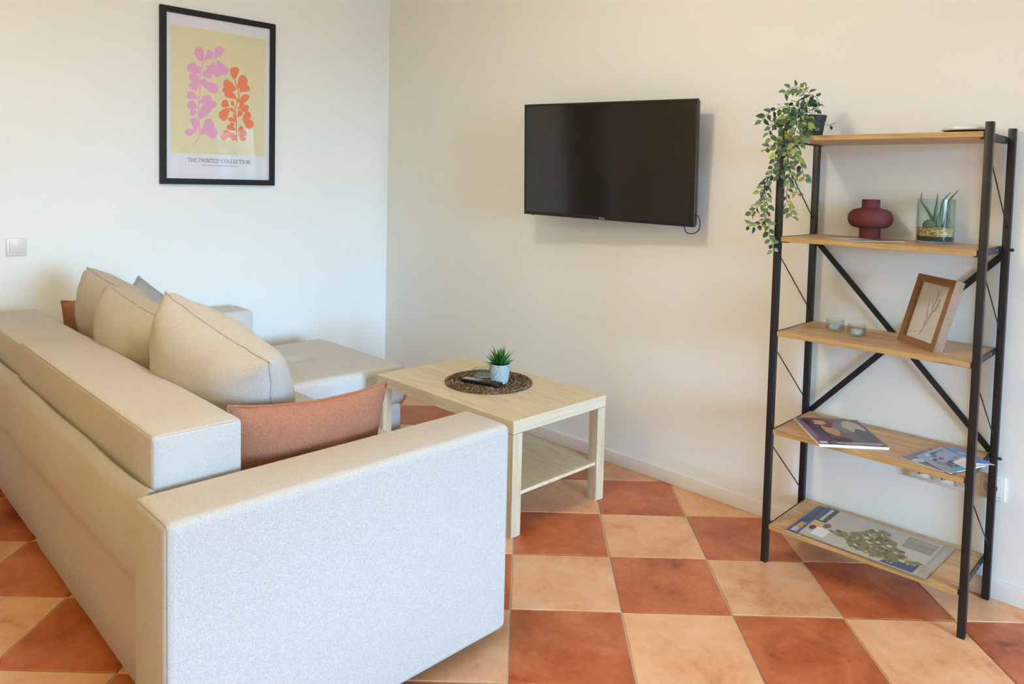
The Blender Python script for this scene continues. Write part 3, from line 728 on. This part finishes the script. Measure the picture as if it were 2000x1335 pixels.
# ---------------------------------------------------------------- bookshelf
SW_, SD_, SH_ = 0.632, 0.305, 1.556
SHX, SHY, SHA = 2.866, -0.3404, R(1.06)
shelf = empty('bookshelf', (SHX, SHY, 0), 'tall open bookshelf with black metal frame and five oak boards', 'shelf', None, (0, 0, SHA))
SM = Matrix.Translation((SHX, SHY, 0)) @ Matrix.Rotation(SHA, 4, 'Z')
P_ = 0.011
for a_ in (0, SW_):
    for b_ in (0, SD_):
        o = cbox('post', (a_-P_, b_-P_, 0.0), (a_+P_, b_+P_, SH_), M_BLACKM, shelf, 0.0015, 2)
BZ = [0.143, 0.489, 0.841, 1.176, 1.528]; BT = 0.0165
for z in BZ:
    lo, hi = Vector((P_+.0035, -P_+.001, z-BT)), Vector((SW_-P_-.0035, SD_+P_-.001, z)); c = (lo+hi)/2
    bm = bmesh.new(); addbox(bm, lo-c, hi-c, 0.0008, 1)
    bm.normal_update()
    for f in bm.faces:
        if abs(f.normal.z) < .5: f.material_index = 1
    o = finish(bm, 'shelf_board', None, shelf, False, c, [M_RUSTIC, M_RUSTEDGE])
    for s, x0 in ((0, P_), (1, SW_-P_)):
        xa, xb = (x0, x0+.003) if s == 0 else (x0-.003, x0)
        bm = bmesh.new(); addbox(bm, (xa, P_, z-BT-.004), (xb, SD_-P_, z+.0015), 0.0005, 1)
        xl = (xa, xa+.016) if s == 0 else (xb-.016, xb)
        addbox(bm, (xl[0], P_, z-BT-.0045), (xl[1], SD_-P_, z-BT-.002), 0.0004, 1)
        rl_ = finish(bm, 'side_rail', M_BLACKM, shelf)
        for yb in (.07, .235):
            bm = bmesh.new(); sx_ = -1 if s == 0 else 1
            addlathe(bm, [(0, 0), (0.0042, 0), (0.0036, 0.002), (0, 0.003)], 10)
            bmesh.ops.transform(bm, matrix=Matrix.Translation(((xa if s == 0 else xb), yb, z-.010)) @ Matrix.Rotation(sx_*R(90), 4, 'Y'), verts=bm.verts)
            finish(bm, 'screw', M_STEEL, rl_, True)
def bar(name, p0, p1, w_, t_, mat, parent):
    p0, p1 = Vector(p0), Vector(p1); d_ = p1-p0; L = d_.length
    bm = bmesh.new(); addbox(bm, (-L/2, -t_/2, -w_/2), (L/2, t_/2, w_/2), 0.0006, 1)
    an = math.atan2(d_.z, d_.x)
    o = finish(bm, name, mat, parent); o.location = (p0+p1)/2; o.rotation_euler = (0, -an, 0); return o
yb = SD_+P_+.0016
bar('cross_brace', (0.0, yb, 1.158), (SW_, yb, 0.478), 0.021, 0.0024, M_BLACKM, shelf)
bar('cross_brace', (SW_, yb+.0027, 1.158), (0.0, yb+.0027, 0.478), 0.021, 0.0024, M_BLACKM, shelf)
for x_ in (-.001, SW_+.001):
    for z0, z1 in ((1.46, 1.237), (1.116, 0.89), (0.779, 0.54), (0.431, 0.184)):
        tube('tension_rod', [(x_, P_, z0), (x_, SD_-P_, z1)], 0.0022, M_BLACKM, shelf, 6)
for z in (1.165, 0.478):
    bm = bmesh.new(); addlathe(bm, [(0, 0), (0.0045, 0), (0.0045, 0.005), (0.0062, 0.006), (0.004, 0.011), (0, 0.012)], 10)
    bmesh.ops.transform(bm, matrix=Matrix.Translation((SW_+P_, SD_, z)) @ Matrix.Rotation(R(90), 4, 'Y'), verts=bm.verts)
    finish(bm, 'bolt', M_BLACKM, shelf, True)
for a_ in (0, SW_):
    for b_ in (0, SD_):
        pass

# wall sockets behind the shelf
so = empty('socket_strip', (3.225, 0, 0.373), 'white wall socket strip behind the bookshelf', 'socket')
box('plate', (0, -0.009, -0.041), (0.302, -0.0005, 0.041), M_SWITCH, so, 0.003, 2)
for k in range(4):
    cx = 0.041+k*0.0733
    bm = bmesh.new(); addbox(bm, (cx-.030, -0.0115, -0.030), (cx+.030, -0.008, 0.030), 0.003, 2); ins = finish(bm, 'socket', M_SWITCH, so, True)
    bm = bmesh.new(); addlathe(bm, [(0, 0.0005), (0.0188, 0.0005), (0.0196, 0.0022), (0.0210, 0.0022), (0.0215, 0)], 28)
    bmesh.ops.transform(bm, matrix=Matrix.Translation((cx, -0.0112, 0)) @ Matrix.Rotation(R(90), 4, 'X'), verts=bm.verts); finish(bm, 'cup', plain('socket_cup_%d' % k, (205, 198, 190), .4), ins, True)
    bm = bmesh.new()
    for hx, hz in ((-.0085, .003), (.0085, .003), (0, -.0165), (0, .0175)):
        q0 = len(bm.verts); addlathe(bm, [(0, .0006), (0.0031, .0006), (0.0031, 0), (0, 0)], 12)
        bm.verts.ensure_lookup_table()
        bmesh.ops.transform(bm, matrix=Matrix.Translation((cx+hx, -0.0118, hz)) @ Matrix.Rotation(R(90), 4, 'X'), verts=bm.verts[q0:])
    finish(bm, 'pin_holes', M_DARKHOLE, ins)

# ---------------------------------------------------------------- things on the shelf
# burgundy vase
vz = empty('vase', (3.085, -0.085, BZ[3]+.0012), 'burgundy round-bellied ceramic vase on the second board', 'vase')
k_ = 0.97
prof = [(0, 0), (0.034, 0), (0.0350, 0.002), (0.0350, 0.034), (0.036, 0.0365)]
for t in range(0, 13):
    an = -78+156*t/12; prof.append((0.0355+0.0395*max(0, math.cos(R(an)))**0.8, 0.070+0.0345*math.sin(R(an))))
prof += [(0.0315, 0.107), (0.0298, 0.112), (0.0298, 0.136), (0.0285, 0.1375), (0.026, 0.136), (0.0255, 0.112), (0.02, 0.105), (0, 0.100)]
lathe('body', prof, M_VASE, vz, None, 48)
# terrarium
te = empty('terrarium', (3.298, -0.088, BZ[3]+.0005), 'clear glass jar with aloe, tan and dark pebbles on the second board', 'terrarium')
lathe('jar', [(0, 0), (0.056, 0), (0.058, 0.003), (0.058, 0.146), (0.0565, 0.1475), (0.055, 0.146), (0.055, 0.007), (0, 0.006)], M_GLASS, te, None, 48)
def layer(name, z0, z1, mat):
    bm = bmesh.new(); addlathe(bm, [(0, z0), (0.0542, z0), (0.0542, z1-.003), (0.050, z1), (0.03, z1+.003), (0, z1+.001)], 36)
    for v in bm.verts: v.co.z += 0.003*mnoise.noise(v.co*60)*(1 if v.co.z > (z0+z1)/2 else 0)
    return tag(finish(bm, name, mat, te, True), kind='stuff')
layer('dark_pebbles', 0.0065, 0.022, M_BLKPEB); layer('tan_pebbles', 0.0225, 0.050, M_PEB)
CX = 0
def aloe(pts, r):
    tube('aloe_leaf', spline(pts, 5), r*.72, M_ALOE, te, 8, False, lambda t: max(.06, (1-t)**.7))
rv = Vector((0.71, 0.70, 0)); fv = Vector((-0.70, 0.71, 0))      # right and away as the camera sees them
def tp(rx, dz, df): v = rv*rx+fv*df; return (v.x, v.y, dz)
aloe([tp(-.010, .055, -.005), tp(-.014, .085, 0), tp(-.034, .118, .004), tp(-.048, .140, .006), tp(-.047, .172, .006)], .0095)
aloe([tp(0, .050, .01), tp(.004, .09, .012), tp(.008, .13, .012), tp(.009, .168, .012)], .010)
aloe([tp(.012, .050, 0), tp(.020, .10, .004), tp(.026, .14, .006), tp(.050, .172, .004)], .011)
aloe([tp(.024, .050, -.008), tp(.036, .09, -.006), tp(.040, .135, -.004), tp(.052, .155, 0), tp(.074, .180, 0)], .012)
aloe([tp(.000, .050, -.02), tp(-.004, .075, -.018), tp(.004, .105, -.014)], .012)
aloe([tp(.03, .050, -.02), tp(.034, .08, -.018), tp(.03, .11, -.012)], .012)
bm = bmesh.new(); bmesh.ops.create_uvsphere(bm, u_segments=20, v_segments=12, radius=0.02); bmesh.ops.translate(bm, vec=tp(-.028, .058, -.012), verts=bm.verts)
finish(bm, 'cactus_ball', plain('cactus_green', (92, 116, 66), .7), te, True)
# flat papers
def sheet(name, corners, z, th, cover, label, cat, group=None, edge=(236, 234, 230), decals=()):
    """a stack of paper with a printed cover; corners are TL, TR, BR, BL of the cover on the board; decals: (colour, [(s, t)...]) in cover units"""
    c = sum((Vector((p[0], p[1], 0)) for p in corners), Vector())/4; c.z = z
    root = empty(name, c, label, cat, group)
    bm = bmesh.new()
    b_ = [bm.verts.new((p[0]-c.x, p[1]-c.y, 0)) for p in corners]; t_ = [bm.verts.new((p[0]-c.x, p[1]-c.y, th)) for p in corners]
    bm.faces.new(b_); f = bm.faces.new(t_); f.material_index = 1
    for k in range(4): bm.faces.new((b_[k], b_[(k+1) % 4], t_[(k+1) % 4], t_[k]))
    finish(bm, 'pages', None, root, False, None, [ink(edge, .6), ink(cover)])
    def st(s, t, dz):
        A, B, C, D = [Vector((p[0]-c.x, p[1]-c.y, th+dz)) for p in corners]
        return (A*(1-s)+B*s)*(1-t)+(D*(1-s)+C*s)*t
    if decals:
        cols = []; bm = bmesh.new()
        for k, (rgb, pts) in enumerate(decals):
            if rgb not in cols: cols.append(rgb)
            poly(bm, [st(s, t, 0.0002+k*0.000006) for s, t in pts], cols.index(rgb))
        bm.normal_update()
        for f in bm.faces:
            if f.normal.z < 0: f.normal_flip()
        finish(bm, 'cover_print', None, root, 'raw' and False, None, [ink(x) for x in cols])
    return root
def rect(s0, t0, s1, t1): return [(s0, t0), (s1, t0), (s1, t1), (s0, t1)]
def blob(cs, ct, rs, rt, seed, n=26, amp=.25): return [(cs+rs*math.cos(6.2832*k/n)*(1+amp*mnoise.noise(Vector((math.cos(6.2832*k/n)*1.6+seed, math.sin(6.2832*k/n)*1.6, seed)))), ct+rt*math.sin(6.2832*k/n)*(1+amp*mnoise.noise(Vector((math.cos(6.2832*k/n)*1.6, math.sin(6.2832*k/n)*1.6+seed, 2+seed))))) for k in range(n)]
def txtrow(rgb, s0, s1, t0, t1, rng):
    out = []; s = s0
    while s < s1:
        w_ = rng.uniform(.008, .018); out.append((rgb, rect(s, t0, min(s+w_, s1), t1))); s += w_+.006
    return out
rg = random.Random(11)
# leaflet beneath the vase
sheet('leaflet', [(2.985, -0.215), (3.10, -0.06), (3.225, -0.155), (3.11, -0.31)], BZ[3], 0.0010, (196, 196, 198), 'thin grey leaflet lying under the burgundy vase', 'leaflet', None, (225, 225, 225),
      [((120, 100, 90), rect(.55, .3, .95, .9)), ((230, 226, 220), rect(.08, .1, .45, .5)), ((150, 150, 160), rect(.1, .6, .45, .9))])
# magazine
mg = [(2.879, -0.177), (3.055, -0.035), (3.241, -0.251), (3.070, -0.398)]
dec = [((108, 92, 100), rect(.02, .02, .98, .98)), ((60, 36, 62), blob(.22, .40, .16, .34, 3)), ((196, 148, 108), blob(.40, .42, .12, .24, 7)), ((118, 54, 26), blob(.43, .24, .13, .13, 4)), ((214, 164, 120), blob(.30, .18, .13, .09, 12)), ((82, 30, 46), blob(.15, .16, .10, .10, 5)),
       ((126, 122, 124), blob(.64, .34, .16, .2, 9)), ((186, 178, 152), blob(.80, .30, .15, .22, 6)), ((78, 76, 82), blob(.84, .62, .13, .22, 8)), ((92, 52, 84), blob(.16, .78, .13, .15, 2)), ((70, 28, 54), blob(.42, .82, .14, .10, 1)), ((142, 110, 150), blob(.06, .5, .04, .3, 4))]
dec += txtrow((232, 226, 226), .28, .95, .90, .935, rg)+txtrow((222, 214, 218), .40, .9, .955, .972, rg)+[((236, 234, 234), rect(.03, .90, .14, .96))]
sheet('magazine', mg, BZ[1], 0.009, (122, 108, 112), 'glossy magazine with a dim portrait cover on the fourth board', 'magazine', None, (236, 234, 228), dec)
# brochures
def vary(n, seed, cols):
    r_ = random.Random(seed); return [(r_.choice(cols), blob(r_.uniform(.1, .9), r_.uniform(.1, .9), r_.uniform(.04, .14), r_.uniform(.03, .12), r_.random()*20, 12)) for _ in range(n)]
BL = [(74, 84, 110), (150, 170, 205), (196, 206, 220), (92, 98, 96), (60, 62, 74), (140, 130, 132)]
sheet('brochure', [(3.293, -0.300), (3.345, -0.105), (3.470, -0.165), (3.425, -0.330)], BZ[1], 0.003, (110, 120, 146), 'blue and grey folded brochure at the bottom left of the fan', 'brochure', 'brochures on the fourth board', (214, 216, 222), vary(26, 4, BL))
sheet('brochure', [(3.325, -0.255), (3.352, -0.095), (3.505, -0.180), (3.446, -0.338)], BZ[1]+.0032, 0.002, (150, 166, 196), 'patterned blue brochure with a white lower corner, middle of the fan', 'brochure', 'brochures on the fourth board', (232, 232, 234),
      vary(24, 8, BL)+[((92, 168, 178), rect(.22, .82, .50, .97)), ((232, 230, 226), [(.50, .62), (1, .55), (1, 1), (.5, 1)]), ((186, 84, 96), rect(.42, .34, .5, .44))]+txtrow((150, 150, 160), .56, .94, .72, .74, rg)+txtrow((150, 150, 160), .56, .94, .80, .82, rg))
sheet('brochure', [(3.358, -0.085), (3.388, -0.060), (3.523, -0.155), (3.478, -0.185)], BZ[1]+.0054, 0.0012, (104, 142, 204), 'narrow plain blue brochure edge on top of the fan', 'brochure', 'brochures on the fourth board', (226, 230, 236),
      txtrow((196, 208, 230), .1, .6, .35, .5, rg))
# map booklets on the lowest board
sheet('map_booklet', [(2.940, -0.060), (2.995, -0.060), (2.992, -0.350), (2.944, -0.350)], BZ[0], 0.0022, (62, 84, 150), 'blue map booklet peeking out under the larger map', 'booklet', 'map booklets on the lowest board', (214, 214, 210),
      [((70, 84, 66), rect(.25, .05, 1, .55)), ((206, 160, 84), rect(.2, .62, 1, .82)), ((196, 198, 196), rect(.2, .82, .7, .94))])
land = [(.17, .66), (.22, .56), (.30, .54), (.38, .40), (.42, .24), (.50, .14), (.57, .20), (.60, .34), (.66, .36), (.68, .50), (.74, .54), (.79, .66), (.82, .72), (.88, .66), (.93, .70), (.86, .82), (.78, .82), (.73, .92), (.66, .88), (.58, .94), (.52, .88), (.44, .92), (.38, .84), (.34, .72), (.26, .72)]
dec = [((178, 166, 146), rect(.0, .0, 1, 1)), ((188, 180, 164), rect(.03, .03, .93, .97)), ((66, 78, 68), [(.0, .02), (.11, .02), (.11, .50), (.0, .50)]), ((58, 84, 160), rect(0, 0, .018, 1)),
       ((214, 160, 82), rect(.02, .52, .10, .74)), ((228, 226, 220), rect(.09, .66, .20, .90)), ((60, 62, 64), blob(.06, .72, .025, .07, 3, 18, .05)), ((130, 70, 66), blob(.14, .56, .03, .07, 2)),
       ((62, 72, 110), [(.66, .97), (.72, .74), (.82, .78), (.88, .74), (.905, .74), (.905, .97)]), ((128, 122, 84), land)]
rl2 = random.Random(5)
def inside(p, pg):
    c_ = False
    for i in range(len(pg)):
        a_, b_ = pg[i-1], pg[i]
        if (a_[1] > p[1]) != (b_[1] > p[1]) and p[0] < (b_[0]-a_[0])*(p[1]-a_[1])/(b_[1]-a_[1])+a_[0]: c_ = not c_
    return c_
cnt = 0
while cnt < 130:
    p = (rl2.uniform(.17, .93), rl2.uniform(.14, .95))
    if inside(p, land):
        dec.append((rl2.choice([(164, 148, 96), (92, 96, 62), (112, 86, 54), (192, 178, 124), (74, 82, 56), (206, 198, 156), (146, 116, 74)]), blob(*p, rl2.uniform(.008, .024), rl2.uniform(.012, .035), cnt, 9, .5))); cnt += 1
dec += [((150, 140, 122), rect(.70, .10, .91, .40)), ((168, 158, 140), rect(.715, .13, .895, .20)), ((172, 164, 146), rect(.94, .0, .95, 1))]
for k in range(9):                                       # title running up the dark header
    dec.append(((226, 226, 220), rect(.044, .07+k*.045, .074, .07+k*.045+.032)))
sheet('map_booklet', [(2.972, -0.052), (3.403, -0.060), (3.396, -0.351), (2.980, -0.346)], BZ[0]+.0024, 0.0035, (186, 176, 158), 'large beige folded map with green land shape on the lowest board', 'booklet', 'map booklets on the lowest board', (120, 112, 98), dec)
# tea light holders
def tealight(x, y, label):
    r_ = empty('tealight_holder', (x, y, BZ[2]+.0003), label, 'candle holder', 'clear glass tealight holders on the middle board')
    bm = bmesh.new(); n = 40
    prof = [(0, 0, 0), (.0265, 0, 0), (.029, .003, .4), (.0295, .010, 1), (.0295, .036, 1), (.0305, .040, .3), (.0290, .0415, 0), (.0275, .040, 0), (.0262, .034, 0), (.0262, .008, 0), (0, .007, 0)]
    rg_ = []
    for (r0, z, fl) in prof:
        if r0 == 0: rg_.append([bm.verts.new((0, 0, z))]); continue
        rg_.append([bm.verts.new(((r0+fl*.0010*(1 if k % 2 else -1))*math.cos(6.28318*k/n), (r0+fl*.0010*(1 if k % 2 else -1))*math.sin(6.28318*k/n), z)) for k in range(n)])
    for a_, b_ in zip(rg_, rg_[1:]):
        for k in range(n):
            k2 = (k+1) % n
            if len(a_) == 1: bm.faces.new((a_[0], b_[k2], b_[k]))
            elif len(b_) == 1: bm.faces.new((a_[k], a_[k2], b_[0]))
            else: bm.faces.new((a_[k], a_[k2], b_[k2], b_[k]))
    finish(bm, 'glass_cup', M_GLASS, r_, True)
    c_ = lathe('candle', [(0, .0075), (.019, .0075), (.0195, .020), (.0185, .0205), (.0175, .018), (0, .018)], M_WAX, r_, None, 24)
    tube('wick', [(0, 0, .018), (.0006, 0, .0235)], .0006, M_BLACKP, c_, 5)
tealight(3.010, -0.165, 'left ribbed glass tealight holder, farther from the picture frame')
tealight(3.098, -0.197, 'right ribbed glass tealight holder, nearer the picture frame')
# leaning photo frame
fb0, fb1 = Vector((3.214, -0.146, BZ[2]+.0005)), Vector((3.364, -0.277, BZ[2]+.0005))
xd = (fb1-fb0); FWd = xd.length; lean = Vector((0.655, 0.75, 0))*0.066+Vector((0, 0, 0.228)); FHt = lean.length
fm = frame_from(fb0, xd, lean)                           # local x along the bottom, y up the frame, z towards the viewer
th = 0.030
fm.translation = fb0+Vector((0, 0, 0.0))
pf = empty('photo_frame', (0, 0, 0), 'small brown wooden frame with a dried twig, leaning on the middle board', 'picture frame'); pf.matrix_world = fm
bm = bmesh.new()
def rail2(q, z0, z1):
    a_ = [bm.verts.new((x, y, z1)) for x, y in q]; b_ = [bm.verts.new((x, y, z0)) for x, y in q]
    bm.faces.new(a_); bm.faces.new(b_[::-1])
    for k in range(4): bm.faces.new((a_[k], b_[k], b_[(k+1) % 4], a_[(k+1) % 4]))
fw = 0.0235
zs = 0.0
o2, i2 = [(0, 0), (FWd, 0), (FWd, FHt), (0, FHt)], [(fw, fw), (FWd-fw, fw), (FWd-fw, FHt-fw), (fw, FHt-fw)]
for k in range(4): rail2([o2[k], o2[(k+1) % 4], i2[(k+1) % 4], i2[k]], -th, 0.0)
finish(bm, 'frame', M_FRAMEW, pf)
box('card', (fw-.002, fw-.002, -th+.004), (FWd-fw+.002, FHt-fw+.002, -0.012), plain('card_white', (226, 226, 226), .6), pf)
bm = bmesh.new(); zc_ = -0.0115; tw_ = 0.0009
def twig(pts, r): addtube(bm, [Vector((FWd*.5+x, y, zc_)) for x, y in pts], r, 4)
stem = [(-.012, .040), (-.006, .058), (.002, .078), (.010, .102), (.014, .130), (.016, .165), (.017, .195)]
twig(stem, .0010)
for st_, en in (((0, .074), (-.012, .135)), ((-.012, .135), (-.014, .160)), ((.010, .100), (.040, .165)), ((.014, .125), (-.002, .170)), ((.018, .120), (.030, .130)), ((.0, .070), (-.010, .085)), ((.03, .143), (.033, .17)), ((.024, .130), (.044, .150)), ((.008, .092), (-.006, .115)), ((.016, .15), (.026, .185))):
    twig([st_, en], .0006)
    for q in range(4):
        t = (q+1)/5; px_, py_ = st_[0]+(en[0]-st_[0])*t, st_[1]+(en[1]-st_[1])*t
        twig([(px_, py_), (px_+.003*(1 if q % 2 else -1), py_+.004)], .0008)
finish(bm, 'dried_twig', plain('twig', (172, 162, 156), .8), pf)
bm = bmesh.new(); poly(bm, [(fw, fw, -.005), (FWd-fw, fw, -.005), (FWd-fw, FHt-fw, -.005), (fw, FHt-fw, -.005)]); finish(bm, 'glass', M_PANE, pf, False)
# white oval router on the top board
ro = empty('router', (3.425, -0.275, BZ[4]+.0003), 'flat white oval device on the right of the top board', 'router')
bm = bmesh.new(); addlathe(bm, [(0, 0), (.052, 0), (.062, .004), (.066, .007), (0.0, .007)], 36); bmesh.ops.scale(bm, vec=(1, .8, 1), verts=bm.verts); finish(bm, 'base', M_BLACKP, ro, True)
bm = bmesh.new(); addlathe(bm, [(0, .0065), (.068, .0065), (.0715, .010), (.070, .015), (.060, .0205), (.035, .0245), (0, .0255)], 36); bmesh.ops.scale(bm, vec=(1, .8, 1), verts=bm.verts); finish(bm, 'cover', M_ROUTER, ro, True)

# ---------------------------------------------------------------- trailing ivy
PV = Vector((2.905, -0.185, BZ[4]+.0005))
iv = empty('trailing_ivy', PV, 'artificial trailing ivy in a black pot spilling over the left of the shelf', 'plant')
lathe('pot', [(0, 0), (.031, 0), (.033, .003), (.041, .062), (.044, .0625), (.046, .083), (.0435, .0835), (.041, .078), (0, .076)], plain('black_pot', (38, 36, 38), .6), iv, None, 36)
def leaf_mesh(L, W_, fold):
    bm = bmesh.new(); n = 5; L_, C_, R_ = [], [], []
    for k in range(n+1):
        t = k/n; w_ = W_*math.sin(math.pi*t**0.75)**0.9 if 0 < t < 1 else 0
        z = -0.18*L*t*t
        C_.append(bm.verts.new((L*t, 0, z)))
        if 0 < k < n: L_.append(bm.verts.new((L*t, w_, z+fold*w_))); R_.append(bm.verts.new((L*t, -w_, z+fold*w_)))
    for side, flip in ((L_, False), (R_, True)):
        f = [(C_[0], C_[1], side[0])]+[(C_[k], C_[k+1], side[k], side[k-1]) for k in range(1, n-1)]+[(C_[n-1], C_[n], side[n-2])]
        for q in f: bm.faces.new(q[::-1] if flip else q)
    me = bpy.data.meshes.new('leaf'); bm.to_mesh(me); bm.free(); me.materials.append(M_IVY)
    for p in me.polygons: p.use_smooth = True
    return me
LM = [leaf_mesh(.027, .0085, .3), leaf_mesh(.023, .0085, .15), leaf_mesh(.030, .0085, .45)]
strands = [  # (pixel points with depth y, leaf spacing, leaf scale)
 ([(1582, 222, -.19), (1576, 195, -.20), (1562, 172, -.21), (1545, 172, -.22), (1530, 184, -.23)], .0075, 1.0),
 ([(1586, 222, -.17), (1588, 200, -.17), (1578, 180, -.18), (1568, 172, -.19)], .009, .9),
 ([(1590, 222, -.17), (1600, 205, -.17), (1594, 190, -.18), (1584, 186, -.18)], .011, .85),
 ([(1578, 216, -.21), (1550, 206, -.25), (1520, 212, -.29), (1500, 222, -.31), (1488, 236, -.32)], .009, 1.0),
 ([(1578, 218, -.22), (1556, 212, -.27), (1538, 226, -.32), (1532, 250, -.36), (1528, 285, -.385), (1526, 315, -.39), (1522, 345, -.39)], .0075, 1.05),
 ([(1580, 220, -.23), (1566, 222, -.30), (1556, 245, -.36), (1550, 275, -.385), (1556, 300, -.385), (1566, 325, -.38), (1571, 352, -.375)], .0085, .95),
 ([(1584, 222, -.23), (1578, 235, -.30), (1572, 258, -.37), (1562, 280, -.385), (1552, 300, -.39)], .0085, 1.0),
 ([(1586, 222, -.235), (1586, 240, -.25), (1590, 255, -.26)], .0085, .95),
 ([(1574, 218, -.23), (1545, 224, -.30), (1516, 234, -.35), (1503, 252, -.37), (1506, 268, -.38), (1518, 282, -.39), (1514, 310, -.395), (1504, 338, -.395), (1494, 362, -.39), (1496, 384, -.39), (1500, 405, -.39), (1496, 425, -.39), (1503, 442, -.39), (1502, 458, -.385), (1508, 474, -.385), (1511, 492, -.385)], .0095, .95),
 ([(1515, 330, -.39), (1500, 350, -.385), (1488, 368, -.38), (1484, 380, -.38)], .009, .9),
 ([(1502, 384, -.39), (1484, 400, -.385), (1472, 410, -.385), (1464, 420, -.38)], .008, .9),
 ([(1500, 412, -.39), (1490, 432, -.385), (1474, 440, -.385), (1460, 441, -.38)], .0085, .9),
 ([(1532, 265, -.385), (1538, 300, -.39), (1542, 335, -.39), (1538, 365, -.385), (1536, 388, -.385), (1543, 405, -.38), (1546, 424, -.38)], .0085, .9),
 ([(1536, 300, -.39), (1548, 350, -.385), (1556, 374, -.38), (1562, 382, -.38)], .012, .85),
 ([(1512, 282, -.39), (1500, 288, -.385), (1494, 294, -.38)], .011, 1.0),
 ([(1592, 226, -.16), (1602, 240, -.14), (1618, 244, -.12), (1632, 240, -.11)], .020, .6),
 ([(1560, 225, -.30), (1540, 240, -.34), (1524, 245, -.36), (1512, 240, -.37)], .008, 1.0),
 ([(1572, 215, -.24), (1558, 200, -.26), (1545, 196, -.27)], .0085, 1.0),
 ([(1576, 222, -.25), (1560, 236, -.33), (1545, 252, -.37), (1538, 275, -.385)], .0075, 1.0),
]
rv_ = random.Random(21)
nleaf = 0
tocam = (CAM-PV).normalized()
for pts, gap, sc in strands:
    P3 = [atY(u, v, y)-PV for u, v, y in pts]
    sp = spline(P3, 8)
    vine = tube('vine', sp, .0011, M_STEM, iv, 5)
    acc = 0; k = 0; gap *= 1.18
    for a_, b_ in zip(sp, sp[1:]):
        d_ = b_-a_; acc += d_.length
        while acc > gap and nleaf < 298:
            acc -= gap; k += 1; nleaf += 1
            t = d_.normalized() if d_.length > 0 else Vector((0, 0, -1))
            side = t.cross(tocam).normalized()*(1 if k % 2 else -1)
            dr = (side*rv_.uniform(.5, 1.1)+t*rv_.uniform(.0, .7)+Vector((0, 0, -.35))+tocam*rv_.uniform(-.35, .55)).normalized()
            nz = (tocam*rv_.uniform(.3, 1)+Vector((rv_.uniform(-.6, .6), rv_.uniform(-.6, .6), rv_.uniform(-.1, 1.0)))).normalized()
            Y_ = nz.cross(dr).normalized(); Z_ = dr.cross(Y_)
            m3 = Matrix((dr, Y_, Z_)).transposed().to_4x4(); m3.translation = b_+dr*.003
            s_ = sc*rv_.uniform(.80, 1.18)
            o = link('leaf', LM[rv_.randrange(3)], vine); o.matrix_local = m3 @ Matrix.Scale(s_, 4)

# ---------------------------------------------------------------- tidy
bpy.context.view_layer.update()
